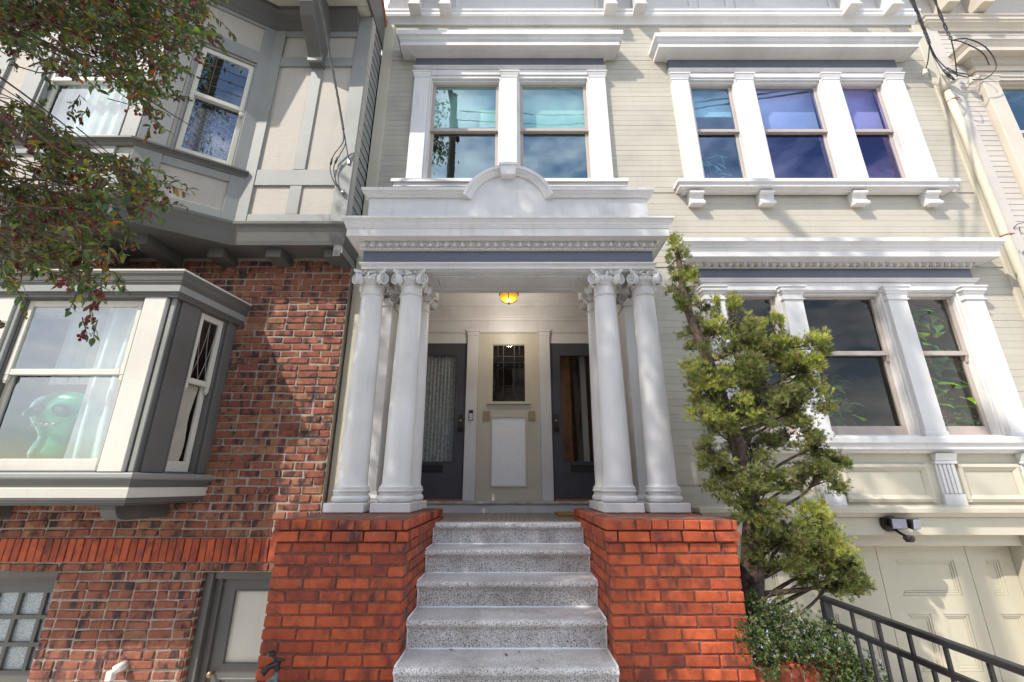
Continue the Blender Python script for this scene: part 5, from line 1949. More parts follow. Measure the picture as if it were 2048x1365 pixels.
ll = bpy.data.lights.new('lamp_light', 'POINT')
ll.energy = 7.0
ll.color = (1.0, 0.91, 0.80)
ll.shadow_soft_size = 0.06
llo = bpy.data.objects.new('lamp_light', ll)
COL.objects.link(llo)
llo.parent = lamp
llo.location = (0, 0, -0.52)
bell = thing('doorbell', (-0.542, DY - 0.066, 0.81), 'slim video doorbell with a white button on the post by the left door', 'doorbell')
MB().box(-0.570, -0.513, DY - 0.088, DY - 0.0655, 0.806, 0.94).build('housing', M['black_metal'], bell, 0.005)
MB().box(-0.564, -0.519, DY - 0.0915, DY - 0.0882, 0.812, 0.893).build('face_plate', M['plastic_white'], bell, 0.002)
mb = MB()
mb.tube([(-0.5415, DY - 0.0915, 0.852), (-0.5415, DY - 0.095, 0.852)], [0.017, 0.015], 20)
mb.build('button', M['black_metal'], bell)
MB().tube([(-0.5415, DY - 0.0952, 0.852), (-0.5415, DY - 0.0965, 0.852)], [0.0115, 0.011], 20).build('button_cap', M['plastic_white'], bell)
for sx, lab in ((-0.34, 'square tan speaker plate left of the leaded window'), (0.262, 'square tan speaker plate right of the leaded window')):
    sp = thing('speaker_plate', (sx, DY - 0.03, 0.81), lab, 'speaker', 'speaker plates between the doors')
    MB().box(sx - 0.048, sx + 0.048, DY - 0.046, DY - 0.031, 0.808, 0.936).build('plate', M['tan_plate'], sp, 0.003)
    g = MB()
    for i in range(5):
        for j in range(6):
            if i > 2 and j < 1:
                continue
            xx = sx - 0.04 + i * 0.016
            zz = 0.816 + j * 0.019
            g.box(xx, xx + 0.0135, DY - 0.0485, DY - 0.0455, zz, zz + 0.0165)
    gg_ = g.build('grille', M['tan_plate'], sp)
    MB().tube([(sx + 0.028, DY - 0.046, 0.825), (sx + 0.028, DY - 0.054, 0.825)], [0.009, 0.008], 10).build('button', M['brass'], sp)
mat_ = thing('door_mat', (0.80, 5.35, -0.325), 'ochre coir mat on the porch floor in front of the right door', 'doormat')
MB().box(0.50, 1.2, 5.12, 5.56, -0.3252, -0.300).build('pile', M['coir'], mat_, 0.006)
lv = []
for (x, y, k, lab) in ((-0.05, 3.33, 4, 'curled brown leaf on the lowest step in view, left of centre'), (0.03, 3.36, 4, 'curled brown leaf on the lowest step in view, near the centre'), (-0.42, 3.40, 4, 'small rusty leaf at the back of the lowest step in view')):
    mb, cols = MB(), []
    leaf_blade(mb, (x, y, ST[k] + 0.006), (rnd(-1, 1), rnd(-1, 1), 0.25), (0, 0, 1), 0.035, 0.016, 0.5, cols, (0.22, 0.10, 0.03))
    tag(leaf_object('fallen_leaf', mb, cols, M['leaf'], None), lab, 'leaf', 'fallen leaves on the steps')

# ================================================================== SECURITY LIGHT
sl = thing('security_light', (3.70, WY - 0.13, -0.36), 'dark bronze twin-head floodlight on the garage beam', 'floodlight')
mb = MB()
mb.tube([(3.655, WY - 0.126, -0.355), (3.655, WY - 0.175, -0.355)], [0.078, 0.07], 20)
mb.build('mount_plate', M['bronze'], sl)
for i, (x, z_, yaw) in enumerate(((3.665, -0.345, -0.25), (3.81, -0.35, 0.45))):
    m3 = Matrix.Rotation(yaw, 3, 'Z') @ Matrix.Rotation(0.15, 3, 'X')
    def T(p):
        q = m3 @ Vector(p)
        return (q.x + x, q.y + WY - 0.235, q.z + z_)
    hb = MB()
    f = [(-0.068, -0.03, -0.052), (0.068, -0.03, -0.052), (0.058, 0.045, -0.035), (-0.058, 0.045, -0.035), (-0.068, -0.03, 0.052), (0.068, -0.03, 0.052), (0.058, 0.045, 0.035), (-0.058, 0.045, 0.035)]
    hb.hexa([T(p) for p in f])
    h = hb.build('lamp_head', M['bronze'], sl, 0.01, seg=2)
    lb_ = MB()
    lb_.hexa([T(p) for p in [(-0.058, -0.037, -0.043), (0.058, -0.037, -0.043), (0.058, -0.029, -0.043), (-0.058, -0.029, -0.043), (-0.058, -0.037, 0.043), (0.058, -0.037, 0.043), (0.058, -0.029, 0.043), (-0.058, -0.029, 0.043)]])
    lb_.build('lens', M['lens'], h, 0.006, seg=2)
    MB().tube([(3.675 + i * 0.03, WY - 0.17, -0.36), (x, WY - 0.20, z_)], 0.018, 8).build('arm', M['bronze'], sl)
MB().tube([(3.675, WY - 0.16, -0.40), (3.70, WY - 0.20, -0.44), (3.725, WY - 0.23, -0.465)], 0.012, 8).build('sensor_arm', M['bronze'], sl)
mb = MB()
mb.lathe([(0.005, -0.512), (0.03, -0.51), (0.045, -0.49), (0.046, -0.47), (0.04, -0.452), (0.005, -0.448)], 3.735, WY - 0.24, 18)
mb.build('motion_sensor', M['bronze'], sl, autosmooth=True)

# ================================================================== CONDUIT AND CABLES
pipe = thing('conduit_pipe', (5.98, WY - 0.09, GZ), 'cream-painted conduit running down the corner beside the pale house', 'pipe')
mb = MB()
mb.tube([(5.955, WY - 0.09, 5.17), (5.965, WY - 0.09, 4.4), (5.965, WY - 0.09, 3.2), (5.965, WY - 0.09, 1.0), (5.965, WY - 0.09, GZ)], 0.047, 14)
mb.build('pipe', M['cream'], pipe, smooth=True)
MB().tube([(5.95, WY - 0.09, 5.12), (5.952, WY - 0.09, 5.25), (5.95, WY - 0.13, 5.33), (5.94, WY - 0.20, 5.36)], [0.056, 0.058, 0.055, 0.05], 12).build('weatherhead', M['cream'], pipe, smooth=True)
for zz in (4.95, 2.86, 1.2):
    mb = MB()
    rr = [(5.965 + 0.052 * math.cos(t), WY - 0.09 + 0.052 * math.sin(t), zz) for t in [2 * math.pi * i / 14 for i in range(15)]]
    mb.tube(rr, 0.006, 5)
    mb.tube([(5.965, WY - 0.145, zz), (6.03, WY - 0.13, zz + 0.01)], 0.008, 6)
    mb.build('strap', M['rooftile'], pipe)


def bez(pts, n=8):
    """smooth curve through points (Catmull-Rom)"""
    P = [Vector(p) for p in pts]
    out = []
    for i in range(len(P) - 1):
        p0, p1, p2, p3 = P[max(i - 1, 0)], P[i], P[i + 1], P[min(i + 2, len(P) - 1)]
        for k in range(n):
            t = k / n
            out.append(0.5 * ((2 * p1) + (p2 - p0) * t + (2 * p0 - 5 * p1 + 4 * p2 - p3) * t * t + (3 * p1 - p0 - 3 * p2 + p3) * t ** 3))
    out.append(P[-1])
    return [tuple(p) for p in out]


POLE = (-1.75, -0.75)
POLE_TOP = 11.2
sc1 = thing('service_cable', (5.95, WY - 0.1, 5.3), 'twisted service cable reaching the conduit head of the cream house', 'cable', 'overhead cables')
mb = MB()
core = bez([(POLE[0], POLE[1], 10.3), (1.5, 1.3, 8.1), (4.1, 3.2, 6.75), (5.45, 4.25, 6.0), (5.70, 4.45, 5.72)], 16)
for ph in (0, 2.1, 4.2):
    pts = []
    for i, p in enumerate(core):
        pts.append((p[0] + 0.012 * math.cos(i * 0.9 + ph), p[1] + 0.012 * math.sin(i * 0.9 + ph), p[2]))
    mb.tube(pts, 0.0085, 5)
mb.build('twisted_wires', M['cable'], sc1, smooth=True)
mb = MB()
for pts in ([(5.70, 4.45, 5.72), (5.78, 4.52, 5.60), (5.83, 4.52, 5.35), (5.86, 4.50, 5.18), (5.94, 4.52, 5.16), (5.95, 4.56, 5.30)],
            [(5.70, 4.45, 5.72), (5.82, 4.53, 5.58), (5.88, 4.52, 5.38), (5.92, 4.48, 5.22), (6.05, 4.46, 5.14), (6.10, 4.5, 5.24), (5.98, 4.55, 5.33)],
            [(5.70, 4.45, 5.72), (5.74, 4.56, 5.58), (5.77, 4.66, 5.50)]):
    mb.tube(bez(pts, 8), 0.0075, 6)
for a, b in (((5.835, 4.515, 5.33), (5.855, 4.50, 5.20)), ((5.89, 4.515, 5.36), (5.92, 4.48, 5.24))):
    mb.tube([a, b], 0.016, 8)
mb.build('drip_loop', M['cable_black'], sc1, smooth=True)
mb = MB()
mb.lathe([(0.02, 5.44), (0.035, 5.45), (0.03, 5.48), (0.038, 5.50), (0.03, 5.53), (0.015, 5.54)], 5.77, 4.68, 12)
mb.build('insulator', M['ceramic'], sc1, autosmooth=True)
sc2 = thing('service_cable', (6.3, WY - 0.05, 5.4), 'second overhead cable looping to the white insulators of the pale house', 'cable', 'overhead cables')
mb = MB()
core = bez([(POLE[0] + 0.2, POLE[1], 10.6), (1.6, 1.2, 8.5), (4.3, 3.1, 7.0), (5.75, 4.25, 6.15), (5.98, 4.42, 5.75)], 16)
for ph in (0, 3.1):
    mb.tube([(p[0] + 0.011 * math.cos(i * 0.8 + ph), p[1] + 0.011 * math.sin(i * 0.8 + ph), p[2]) for i, p in enumerate(core)], 0.009, 5)
mb.build('twisted_wires', M['cable'], sc2, smooth=True)
mb = MB()
for pts in ([(5.98, 4.42, 5.75), (6.20, 4.42, 5.78), (6.45, 4.45, 5.65), (6.55, 4.50, 5.38), (6.40, 4.55, 5.22), (6.28, 4.60, 5.26)],
            [(5.98, 4.42, 5.75), (6.15, 4.44, 5.74), (6.38, 4.46, 5.58), (6.46, 4.5, 5.40)],
            [(5.98, 4.42, 5.75), (6.04, 4.50, 5.55), (6.09, 4.58, 5.40), (6.12, 4.62, 5.33)]):
    mb.tube(bez(pts, 8), 0.0075, 6)
mb.build('drip_loop', M['cable_black'], sc2, smooth=True)
mb = MB()
for (x, z_) in ((6.10, 5.32), (6.36, 5.30)):
    mb.lathe([(0.025, z_ - 0.035), (0.048, z_ - 0.025), (0.04, z_), (0.048, z_ + 0.02), (0.03, z_ + 0.04)], x, 4.66, 12)
    mb.tube([(x, 4.66, z_), (x - 0.02, 4.74, z_ - 0.05)], 0.008, 6)
mb.build('insulator', M['ceramic'], sc2, autosmooth=True)
sc3 = thing('service_cable', (-1.95, 4.30, 3.2), 'cable hanging down the timbered bay to its right corner', 'cable', 'overhead cables')
mb = MB()
core = bez([(POLE[0] - 0.2, POLE[1], 10.3), (-1.9, 1.4, 8.4), (-2.25, 3.0, 6.1), (-2.16, 3.75, 5.0), (-2.05, 4.05, 4.32), (-1.99, 4.16, 3.98)], 12)
for ph in (0, 2.1, 4.2):
    mb.tube([(p[0] + 0.009 * math.cos(i * 1.1 + ph), p[1] + 0.009 * math.sin(i * 1.1 + ph), p[2]) for i, p in enumerate(core)], 0.0075, 5)
mb.build('twisted_wires', M['cable'], sc3, smooth=True)
mb = MB()
for pts in ([(-1.99, 4.16, 3.98), (-2.0, 4.22, 3.86), (-2.10, 4.24, 3.68), (-2.12, 4.25, 3.50), (-2.04, 4.25, 3.30), (-1.955, 4.26, 3.21)],
            [(-1.99, 4.16, 3.98), (-1.97, 4.22, 3.84), (-2.03, 4.24, 3.68), (-2.08, 4.25, 3.52), (-2.03, 4.26, 3.32), (-1.955, 4.26, 3.215)],
            [(-1.99, 4.16, 3.98), (-1.96, 4.22, 3.82), (-1.93, 4.27, 3.66)]):
    mb.tube(bez(pts, 8), 0.0065, 6)
for a, b in (((-2.115, 4.245, 3.64), (-2.12, 4.25, 3.56)), ((-2.05, 4.245, 3.66), (-2.07, 4.25, 3.58))):
    mb.tube([a, b], 0.012, 7)
mb.build('drip_loop', M['cable_black'], sc3, smooth=True)
mb = MB()
mb.lathe([(0.012, 3.17), (0.024, 3.18), (0.018, 3.20), (0.024, 3.22), (0.01, 3.235)], -1.945, 4.27, 10)
mb.tube([(-1.945, 4.27, 3.20), (-1.945, 4.31, 3.20)], 0.008, 6)
mb.build('insulator', M['steel'], sc3)
mb = MB()
mb.box(-1.945, -1.915, 4.275, 4.288, 3.60, 3.68)
mb.build('hook', M['steel'], sc3)
# thin guy wires fixed to the pale house
for k, (a, b, lab) in enumerate((((6.22, 4.70, 3.05), (7.6, 3.2, 3.1), 'upper thin wire running from a hook on the pale house'), ((6.20, 4.70, 2.70), (7.7, 3.1, 2.75), 'lower thin wire running from a hook on the pale house'))):
    mb = MB()
    mb.tube(bez([a, tuple((Vector(a) + Vector(b)) / 2 - Vector((0, 0, 0.05))), b], 8), 0.006, 5)
    mb.tube(bez([a, (a[0] - 0.03, 4.73, a[2] - 0.05), (a[0] + 0.02, 4.735, a[2] - 0.12), (a[0] + 0.05, 4.73, a[2] - 0.02)], 6), 0.006, 5)
    tag(mb.build('guy_wire', M['cable']), lab, 'wire', 'thin wires at the right edge')

# ================================================================== TAP AND PIPE ON THE LEFT PIER
tap = thing('water_tap', (-1.43, 3.14, -1.05), 'weathered hose tap and copper pipe on the left brick pier', 'tap')
mb = MB()
mb.tube([(-1.425, 3.15, GZ), (-1.425, 3.15, -1.06)], 0.013, 10)
mb.tube(bez([(-1.425, 3.15, -1.10), (-1.47, 3.12, -1.13), (-1.53, 3.08, -1.16), (-1.60, 3.05, -1.22)], 6), 0.013, 10)
mb.build('copper_pipe', M['copper'], tap, smooth=True)
mb = MB()
mb.tube([(-1.425, 3.15, -1.07), (-1.425, 3.15, -1.015)], [0.017, 0.02], 10)
mb.tube([(-1.425, 3.15, -1.03), (-1.46, 3.12, -1.04), (-1.485, 3.10, -1.07)], [0.018, 0.016, 0.019], 10)
mb.tube([(-1.425, 3.15, -1.02), (-1.455, 3.13, -0.975)], [0.012, 0.009], 8)
mb.build('tap_body', M['bronze'], tap)
mb = MB()
mb.lathe([(0.02, -0.985), (0.024, -0.98), (0.024, -0.968), (0.015, -0.963)], -1.458, 3.128, 12)
mb.tube([(-1.425, 3.15, -1.015), (-1.385, 3.14, -1.01)], [0.012, 0.008], 8)
mb.build('handle', M['bronze'], tap)
wl_ = thing('wall_spotlight', (-3.48, 4.64, -1.56), 'small white spout fitting on the sunlit foot of the brick wall', 'fitting')
mb = MB()
mb.tube([(-3.46, 4.645, -1.53), (-3.46, 4.58, -1.53), (-3.49, 4.555, -1.545)], [0.035, 0.035, 0.03], 12)
mb.build('arm', M['plastic_white'], wl_, smooth=True)
MB().box(-3.53, -3.475, 4.53, 4.59, -1.62, -1.545).build('head', M['plastic_white'], wl_, 0.008, seg=2)

# ================================================================== PLANTER AND RAILING
pl = thing('planter', (1.83, 3.3, GZ), 'low red-brick planter under the shrub, right of the pier', 'planter')
MB().box(1.50, 2.13, 3.262, 4.55, GZ, -1.10).build('mortar_core', M['mortar'], pl)
MB().box(1.52, 2.05, 3.40, 4.55, -1.10, -1.075).build('soil', M['soil'], pl)
ph_ = [brick_mesh('brick', 0.066, 0.095, 0.2, M['brick'], 0.003, 0.0015, 120 + s) for s in range(3)]
xx = 1.535
while xx < 2.14:
    link('brick', R.choice(ph_), pl, None, (xx, 3.25 + rnd(-0.002, 0.002), -1.118), (0, 0, rnd(-0.01, 0.01)))
    xx += 0.082
pb_ = [brick_mesh('brick', 0.2, 0.059, 0.09, M['brick'], 0.003, 0.0015, 130 + s) for s in range(3)]
for r in range(8):
    zc = -1.205 - r * BH
    xx = 1.60 + (0.1 if r % 2 else 0)
    while xx < 2.1:
        link('brick', R.choice(pb_), pl, None, (xx, 3.25, zc))
        xx += BP
rw = [brick_mesh('brick', 0.2, 0.059, 0.09, M['brick'], 0.003, 0.0015, 140 + s) for s in range(3)]
# low brick wall behind the juniper trunk
bw = thing('low_brick_wall', (1.75, 4.5, GZ), 'shaded red-brick wall behind the juniper trunk', 'wall')
MB().box(1.50, 2.12, 4.56, 4.72, GZ, -0.36).build('mortar_core', M['mortar_red'], bw)
for r in range(19):
    zc = -0.40 - r * BH
    xx = 1.55 + (0.1075 if r % 2 else 0)
    while xx < 2.06:
        link('brick', R.choice(rw), bw, None, (xx + 0.05, 4.55, zc))
        xx += BP

rail = thing('railing', (2.16, 2.4, GZ), 'black metal guard railing in front of the garage', 'railing')
RLX = 2.135
MB().box(RLX - 0.026, RLX + 0.026, 3.375, 3.427, GZ, -0.755).build('post', M['black_metal'], rail, 0.004)
MB().box(RLX - 0.026, RLX + 0.026, 0.62, 0.672, GZ, -0.755).build('post', M['black_metal'], rail, 0.004)
MB().box(RLX - 0.024, RLX + 0.024, 0.6, 3.43, -0.754, -0.724).build('top_rail', M['black_metal'], rail, 0.005)
MB().box(RLX - 0.015, RLX + 0.015, 0.673, 3.374, -0.890, -0.860).build('middle_rail', M['black_metal'], rail, 0.003)
MB().box(RLX - 0.015, RLX + 0.015, 0.673, 3.374, -1.66, -1.635).build('bottom_rail', M['black_metal'], rail, 0.003)
bal_full = MB().box(-0.008, 0.008, -0.008, 0.008, -1.635, -0.755).mesh('baluster', M['black_metal'])
bal_half = MB().box(-0.008, 0.008, -0.008, 0.008, -1.635, -0.891).mesh('baluster', M['black_metal'])
yy, k = 3.265, 0
while yy > 0.75:
    link('baluster', bal_full if k % 2 else bal_half, rail, None, (RLX, yy, 0))
    yy -= 0.105
    k += 1
# ================================================================== JUNIPER
def needle_tuft(mb, cols, p, d, L, n, col, spread=0.75, width=0.0035):
    d = Vector(d).normalized()
    a = d.orthogonal().normalized()
    b = d.cross(a)
    p = Vector(p)
    for i in range(n):
        t = rnd(0, 2 * math.pi)
        s = rnd(0.1, spread)
        q = (d + (a * math.cos(t) + b * math.sin(t)) * s).normalized()
        l = L * rnd(0.6, 1.15)
        st_ = p + q * l * 0.1
        side = q.cross(Vector((rnd(-1, 1), rnd(-1, 1), rnd(-1, 1)))).normalized() * width
        tip = st_ + q * l
        mid = st_ + q * l * 0.55
        mb.add([tuple(st_), tuple(mid + side), tuple(tip), tuple(mid - side)], [(0, 1, 2, 3)])
        g = rnd(0.75, 1.25)
        cols.append((col[0] * g, col[1] * g, col[2] * g))


jun = thing('juniper_tree', (1.82, 3.74, -1.08), 'twisted juniper with feathery green clumps right of the porch', 'tree')
tr_pts = [(1.83, 3.76, -1.12), (1.815, 3.74, -0.78), (1.86, 3.72, -0.42), (1.885, 3.70, -0.10), (1.865, 3.70, 0.25), (1.78, 3.69, 0.65), (1.68, 3.68, 1.10), (1.575, 3.67, 1.55), (1.555, 3.67, 2.0), (1.555, 3.67, 2.14)]
tb = MB()
core = bez(tr_pts, 5)
for k in range(3):                       # several strands twist into one furrowed stem
    pts, rad = [], []
    for i, p in enumerate(core):
        t = i / (len(core) - 1)
        rr = 0.045 * (1 - t) ** 0.8
        a = 2.1 * k + t * 6
        pts.append((p[0] + rr * math.cos(a), p[1] + rr * math.sin(a), p[2]))
        rad.append(0.052 * (1 - t) ** 0.7 + 0.006 + rnd(-0.003, 0.003) * (1 - t))
    tb.tube(pts, rad, 8)
tb.build('trunk', M['bark'], jun, smooth=True)
# clumps: x, z, rx, rz, y, painted light (0 shaded inner, 1 fresh top-lit tips)
JC = [(1.56, 2.05, 0.075, 0.16, 3.67, 1), (1.60, 1.86, 0.085, 0.11, 3.64, 1), (1.50, 1.74, 0.13, 0.11, 3.66, 0.9), (1.56, 1.58, 0.10, 0.12, 3.66, 0.7), (1.73, 1.52, 0.09, 0.13, 3.66, 0.9), (1.60, 1.34, 0.11, 0.10, 3.66, 0.6),
      (1.74, 1.22, 0.16, 0.16, 3.64, 0.8), (1.95, 1.38, 0.13, 0.19, 3.60, 1), (2.05, 1.20, 0.17, 0.15, 3.58, 0.8), (2.24, 1.14, 0.17, 0.15, 3.58, 0.9), (2.42, 1.18, 0.16, 0.14, 3.60, 1), (2.60, 1.18, 0.16, 0.15, 3.62, 1), (2.36, 1.32, 0.06, 0.12, 3.62, 1),
      (1.70, 0.92, 0.20, 0.18, 3.60, 0.9), (1.66, 0.70, 0.17, 0.15, 3.58, 1), (1.98, 0.92, 0.22, 0.18, 3.55, 0.7), (2.20, 0.85, 0.18, 0.15, 3.60, 0.5), (2.46, 0.92, 0.17, 0.15, 3.62, 0.8), (2.62, 0.92, 0.13, 0.15, 3.64, 0.9),
      (1.60, 0.50, 0.15, 0.14, 3.60, 0.8), (1.80, 0.52, 0.18, 0.15, 3.56, 0.8), (2.05, 0.58, 0.20, 0.15, 3.56, 0.5), (2.36, 0.62, 0.20, 0.15, 3.60, 0.6), (2.58, 0.70, 0.13, 0.14, 3.62, 0.9),
      (1.58, 0.25, 0.13, 0.12, 3.60, 0.6), (1.66, 0.10, 0.13, 0.10, 3.60, 0.6), (1.98, 0.28, 0.20, 0.12, 3.58, 0.4), (2.30, 0.38, 0.20, 0.12, 3.62, 0.4), (2.56, 0.30, 0.16, 0.12, 3.64, 0.7), (2.70, 0.20, 0.10, 0.10, 3.66, 0.6),
      (1.64, -0.07, 0.15, 0.11, 3.60, 0.6), (1.76, 0.05, 0.14, 0.10, 3.55, 0.7), (2.05, 0.02, 0.20, 0.10, 3.56, 0.7), (2.36, 0.06, 0.22, 0.12, 3.60, 0.6), (2.55, 0.05, 0.15, 0.12, 3.62, 0.7),
      (1.84, -0.22, 0.17, 0.12, 3.55, 0.6), (2.06, -0.28, 0.20, 0.15, 3.52, 0.8), (2.28, -0.26, 0.20, 0.15, 3.54, 0.9), (1.98, -0.48, 0.18, 0.13, 3.52, 0.6), (2.20, -0.46, 0.20, 0.13, 3.52, 0.7),
      (2.42, -0.46, 0.20, 0.16, 3.52, 0.9), (2.58, -0.54, 0.17, 0.17, 3.54, 1), (2.70, -0.60, 0.12, 0.14, 3.56, 1), (2.52, -0.70, 0.18, 0.10, 3.56, 0.6), (2.36, -0.66, 0.14, 0.08, 3.56, 0.4)]
JC = [(x - (0.13 if z_ < -0.4 and x > 2.3 else 0.04 if x > 2.5 else 0), z_, rx, rz, y + (0.13 if x > 1.95 else 0.05), s) for (x, z_, rx, rz, y, s) in JC]
lim = MB()
def trunk_at(z):
    best = min(core, key=lambda p: abs(p[2] - z))
    return Vector(best)
for (x, z_, rx, rz, y, s) in JC:
    b0 = trunk_at(z_ - 0.18 - 0.15 * abs(x - 1.7))
    e0 = Vector((x, y, z_))
    md = b0.lerp(e0, 0.5) + Vector((rnd(-0.03, 0.03), rnd(-0.03, 0.03), rnd(-0.05, 0.02)))
    L = (e0 - b0).length
    lim.tube(bez([tuple(b0), tuple(md), tuple(e0)], 5), [0.018 * min(1, L * 1.3) * (1 - 0.8 * i / 10) + 0.003 for i in range(11)], 6)
    for k in range(5):
        q = e0 + Vector((rnd(-rx, rx), rnd(-rx, rx), rnd(-rz, rz))) * 0.7
        lim.tube(bez([tuple(md.lerp(e0, 0.6)), tuple(e0.lerp(q, 0.4)), tuple(q)], 3), [0.006 * (1 - 0.8 * i / 6) + 0.0015 for i in range(7)], 5)
for pts in ([(1.88, 3.72, -0.62), (2.05, 3.72, -0.60), (2.30, 3.70, -0.60), (2.5, 3.70, -0.58)], [(1.86, 3.72, -0.78), (2.1, 3.70, -0.75), (2.35, 3.70, -0.72)], [(1.87, 3.70, -0.45), (2.05, 3.66, -0.40), (2.2, 3.6, -0.30)]):
    lim.tube(bez(pts, 6), [0.022 * (1 - 0.7 * i / (6 * (len(pts) - 1))) + 0.003 for i in range(6 * (len(pts) - 1) + 1)], 7)
lim.build('limb', M['bark'], jun, smooth=True)
mb, cols = MB(), []
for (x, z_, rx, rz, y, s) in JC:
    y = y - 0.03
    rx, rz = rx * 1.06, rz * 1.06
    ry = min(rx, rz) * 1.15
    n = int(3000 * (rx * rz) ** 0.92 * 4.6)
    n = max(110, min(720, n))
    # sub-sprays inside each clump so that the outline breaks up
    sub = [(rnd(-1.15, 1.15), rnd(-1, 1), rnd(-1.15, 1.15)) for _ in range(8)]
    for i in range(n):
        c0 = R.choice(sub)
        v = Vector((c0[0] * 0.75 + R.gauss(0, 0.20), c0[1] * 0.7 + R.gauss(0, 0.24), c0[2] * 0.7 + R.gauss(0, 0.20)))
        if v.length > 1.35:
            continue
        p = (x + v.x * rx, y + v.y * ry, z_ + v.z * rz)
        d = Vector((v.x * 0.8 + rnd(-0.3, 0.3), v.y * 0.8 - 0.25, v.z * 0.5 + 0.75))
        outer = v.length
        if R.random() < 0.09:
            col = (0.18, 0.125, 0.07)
        elif s > 0.75 and outer > 0.55 and v.z > -0.2:  # light on the clump tops painted into the needle colour
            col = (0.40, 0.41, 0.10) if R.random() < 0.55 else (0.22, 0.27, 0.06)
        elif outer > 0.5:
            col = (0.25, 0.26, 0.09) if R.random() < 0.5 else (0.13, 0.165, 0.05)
        else:  # shade inside the clump painted into the needle colour
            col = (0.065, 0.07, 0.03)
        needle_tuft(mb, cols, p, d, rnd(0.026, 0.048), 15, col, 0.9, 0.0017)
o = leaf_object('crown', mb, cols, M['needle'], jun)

# ================================================================== FLOWERING SHRUB
shr = thing('rosemary_shrub', (1.85, 3.35, -1.08), 'low green shrub with tiny pale blue flowers spilling from the planter', 'shrub')
RC = [(1.60, -0.80, 0.13, 0.11, 3.36), (1.50, -0.90, 0.08, 0.11, 3.16), (1.78, -0.84, 0.15, 0.11, 3.38), (1.70, -0.97, 0.15, 0.10, 3.30), (1.96, -0.92, 0.16, 0.11, 3.34), (1.88, -1.02, 0.13, 0.09, 3.28), (2.08, -1.03, 0.13, 0.12, 3.24), (2.18, -1.12, 0.10, 0.10, 3.22), (1.54, -1.01, 0.07, 0.09, 3.14), (1.98, -1.14, 0.10, 0.11, 3.20), (2.1, -1.22, 0.10, 0.1, 3.18)]
mb, cols = MB(), []
fl = MB()
stm = MB()
for (x, z_, rx, rz, y) in RC:
    for k in range(9):
        stm.tube(bez([(1.8 + rnd(-0.2, 0.2), 3.5, -1.08), (x + rnd(-0.06, 0.06), y + 0.05, z_ - rz * 0.3), (x + rnd(-rx, rx), y + rnd(-0.1, 0.05), z_ + rnd(-rz, rz))], 3), 0.003, 4)
    for i in range(340):
        v = Vector((R.gauss(0, 0.5), R.gauss(0, 0.5), R.gauss(0, 0.5)))
        if v.length > 1.25:
            continue
        p = Vector((x + v.x * rx, y + v.y * rx, z_ + v.z * rz))
        tip = v.length > 0.55 and v.z > -0.5 and R.random() < 0.42
        d = Vector((v.x, v.y - 0.4, v.z + 0.6))
        if tip:
            needle_tuft(mb, cols, p, d, 0.017, 8, (0.25, 0.28, 0.12), 1.1, 0.0032)
        else:
            needle_tuft(mb, cols, p, d, 0.026, 8, (0.075, 0.115, 0.045) if R.random() < 0.7 else (0.12, 0.16, 0.06), 1.0, 0.0036)
    for i in range(4):
        a, b = rnd(0, 6.28), rnd(-0.3, 1)
        q = Vector((x + rx * 0.95 * math.cos(a), y - rx * abs(math.sin(a)), z_ + rz * b * 0.9))
        for t in range(4):
            an = t * math.pi / 2 + rnd(0, 1)
            u = Vector((math.cos(an), -0.3, math.sin(an)))
            w = Vector((-math.sin(an), 0, math.cos(an)))
            r_ = 0.005
            fl.add([tuple(q), tuple(q + u * r_ + w * r_ * 0.5), tuple(q + u * r_ * 1.5), tuple(q + u * r_ - w * r_ * 0.5)], [(0, 1, 2, 3)])
stm.build('stem', M['twig'], shr)
leaf_object('foliage', mb, cols, M['needle'], shr)
M['petal'] = plain('pale_blue_petal', (0.42, 0.46, 0.78), 0.7, var=0.1)
o = fl.build('blossom', M['petal'], shr, recalc=False)
o['kind'] = 'stuff'

# ================================================================== STREET TREE (upper left, in front of the houses)
FPX, TH = 880.0, math.radians(18.1)


def project(p):
    d = p[1] * math.cos(TH) + p[2] * math.sin(TH)
    if d < 0.05:
        return None
    u = -p[1] * math.sin(TH) + p[2] * math.cos(TH)
    return (1024 + FPX * p[0] / d, 682.5 - FPX * u / d)


def inside(poly, q):
    c = False
    n = len(poly)
    for i in range(n):
        a, b = poly[i], poly[(i + 1) % n]
        if (a[1] > q[1]) != (b[1] > q[1]) and q[0] < (b[0] - a[0]) * (q[1] - a[1]) / (b[1] - a[1]) + a[0]:
            c = not c
    return c


# outline of the drooping boughs
UP = [(-260, -260), (470, -260), (440, -20), (425, 55), (430, 85), (395, 95), (372, 140), (352, 150), (345, 190), (330, 200), (300, 245), (272, 225), (262, 190), (225, 165), (170, 150), (150, 175), (95, 130), (60, 120), (30, 95), (-260, 100)]
MID = [(-200, 195), (20, 195), (70, 215), (120, 245), (165, 262), (158, 285), (215, 300), (300, 330), (345, 405), (335, 420), (245, 420), (250, 460), (245, 490), (190, 520), (170, 530), (225, 545), (262, 540), (240, 560), (170, 575), (90, 545), (40, 590), (-200, 640)]
tree = thing('street_tree', (-4.3, 0.25, GZ), 'street tree with glossy leaves and red berries hanging into the upper left', 'tree')
mb, cols = MB(), []
tw = MB()
be = MB()


def leaf_col():
    q = R.random()
    g = rnd(0.7, 1.6)
    if q < 0.46:
        return (0.05 * g, 0.08 * g, 0.025 * g)
    if q < 0.70:
        return (0.10 * g, 0.145 * g, 0.03 * g)
    if q < 0.80:
        return (0.15 * g, 0.15 * g, 0.03 * g)
    if q < 0.93:
        return (0.13 * g, 0.075 * g, 0.032)
    if q < 0.97:
        return (0.26 * g, 0.16 * g, 0.025)
    return (0.24 * g, 0.075 * g, 0.02)


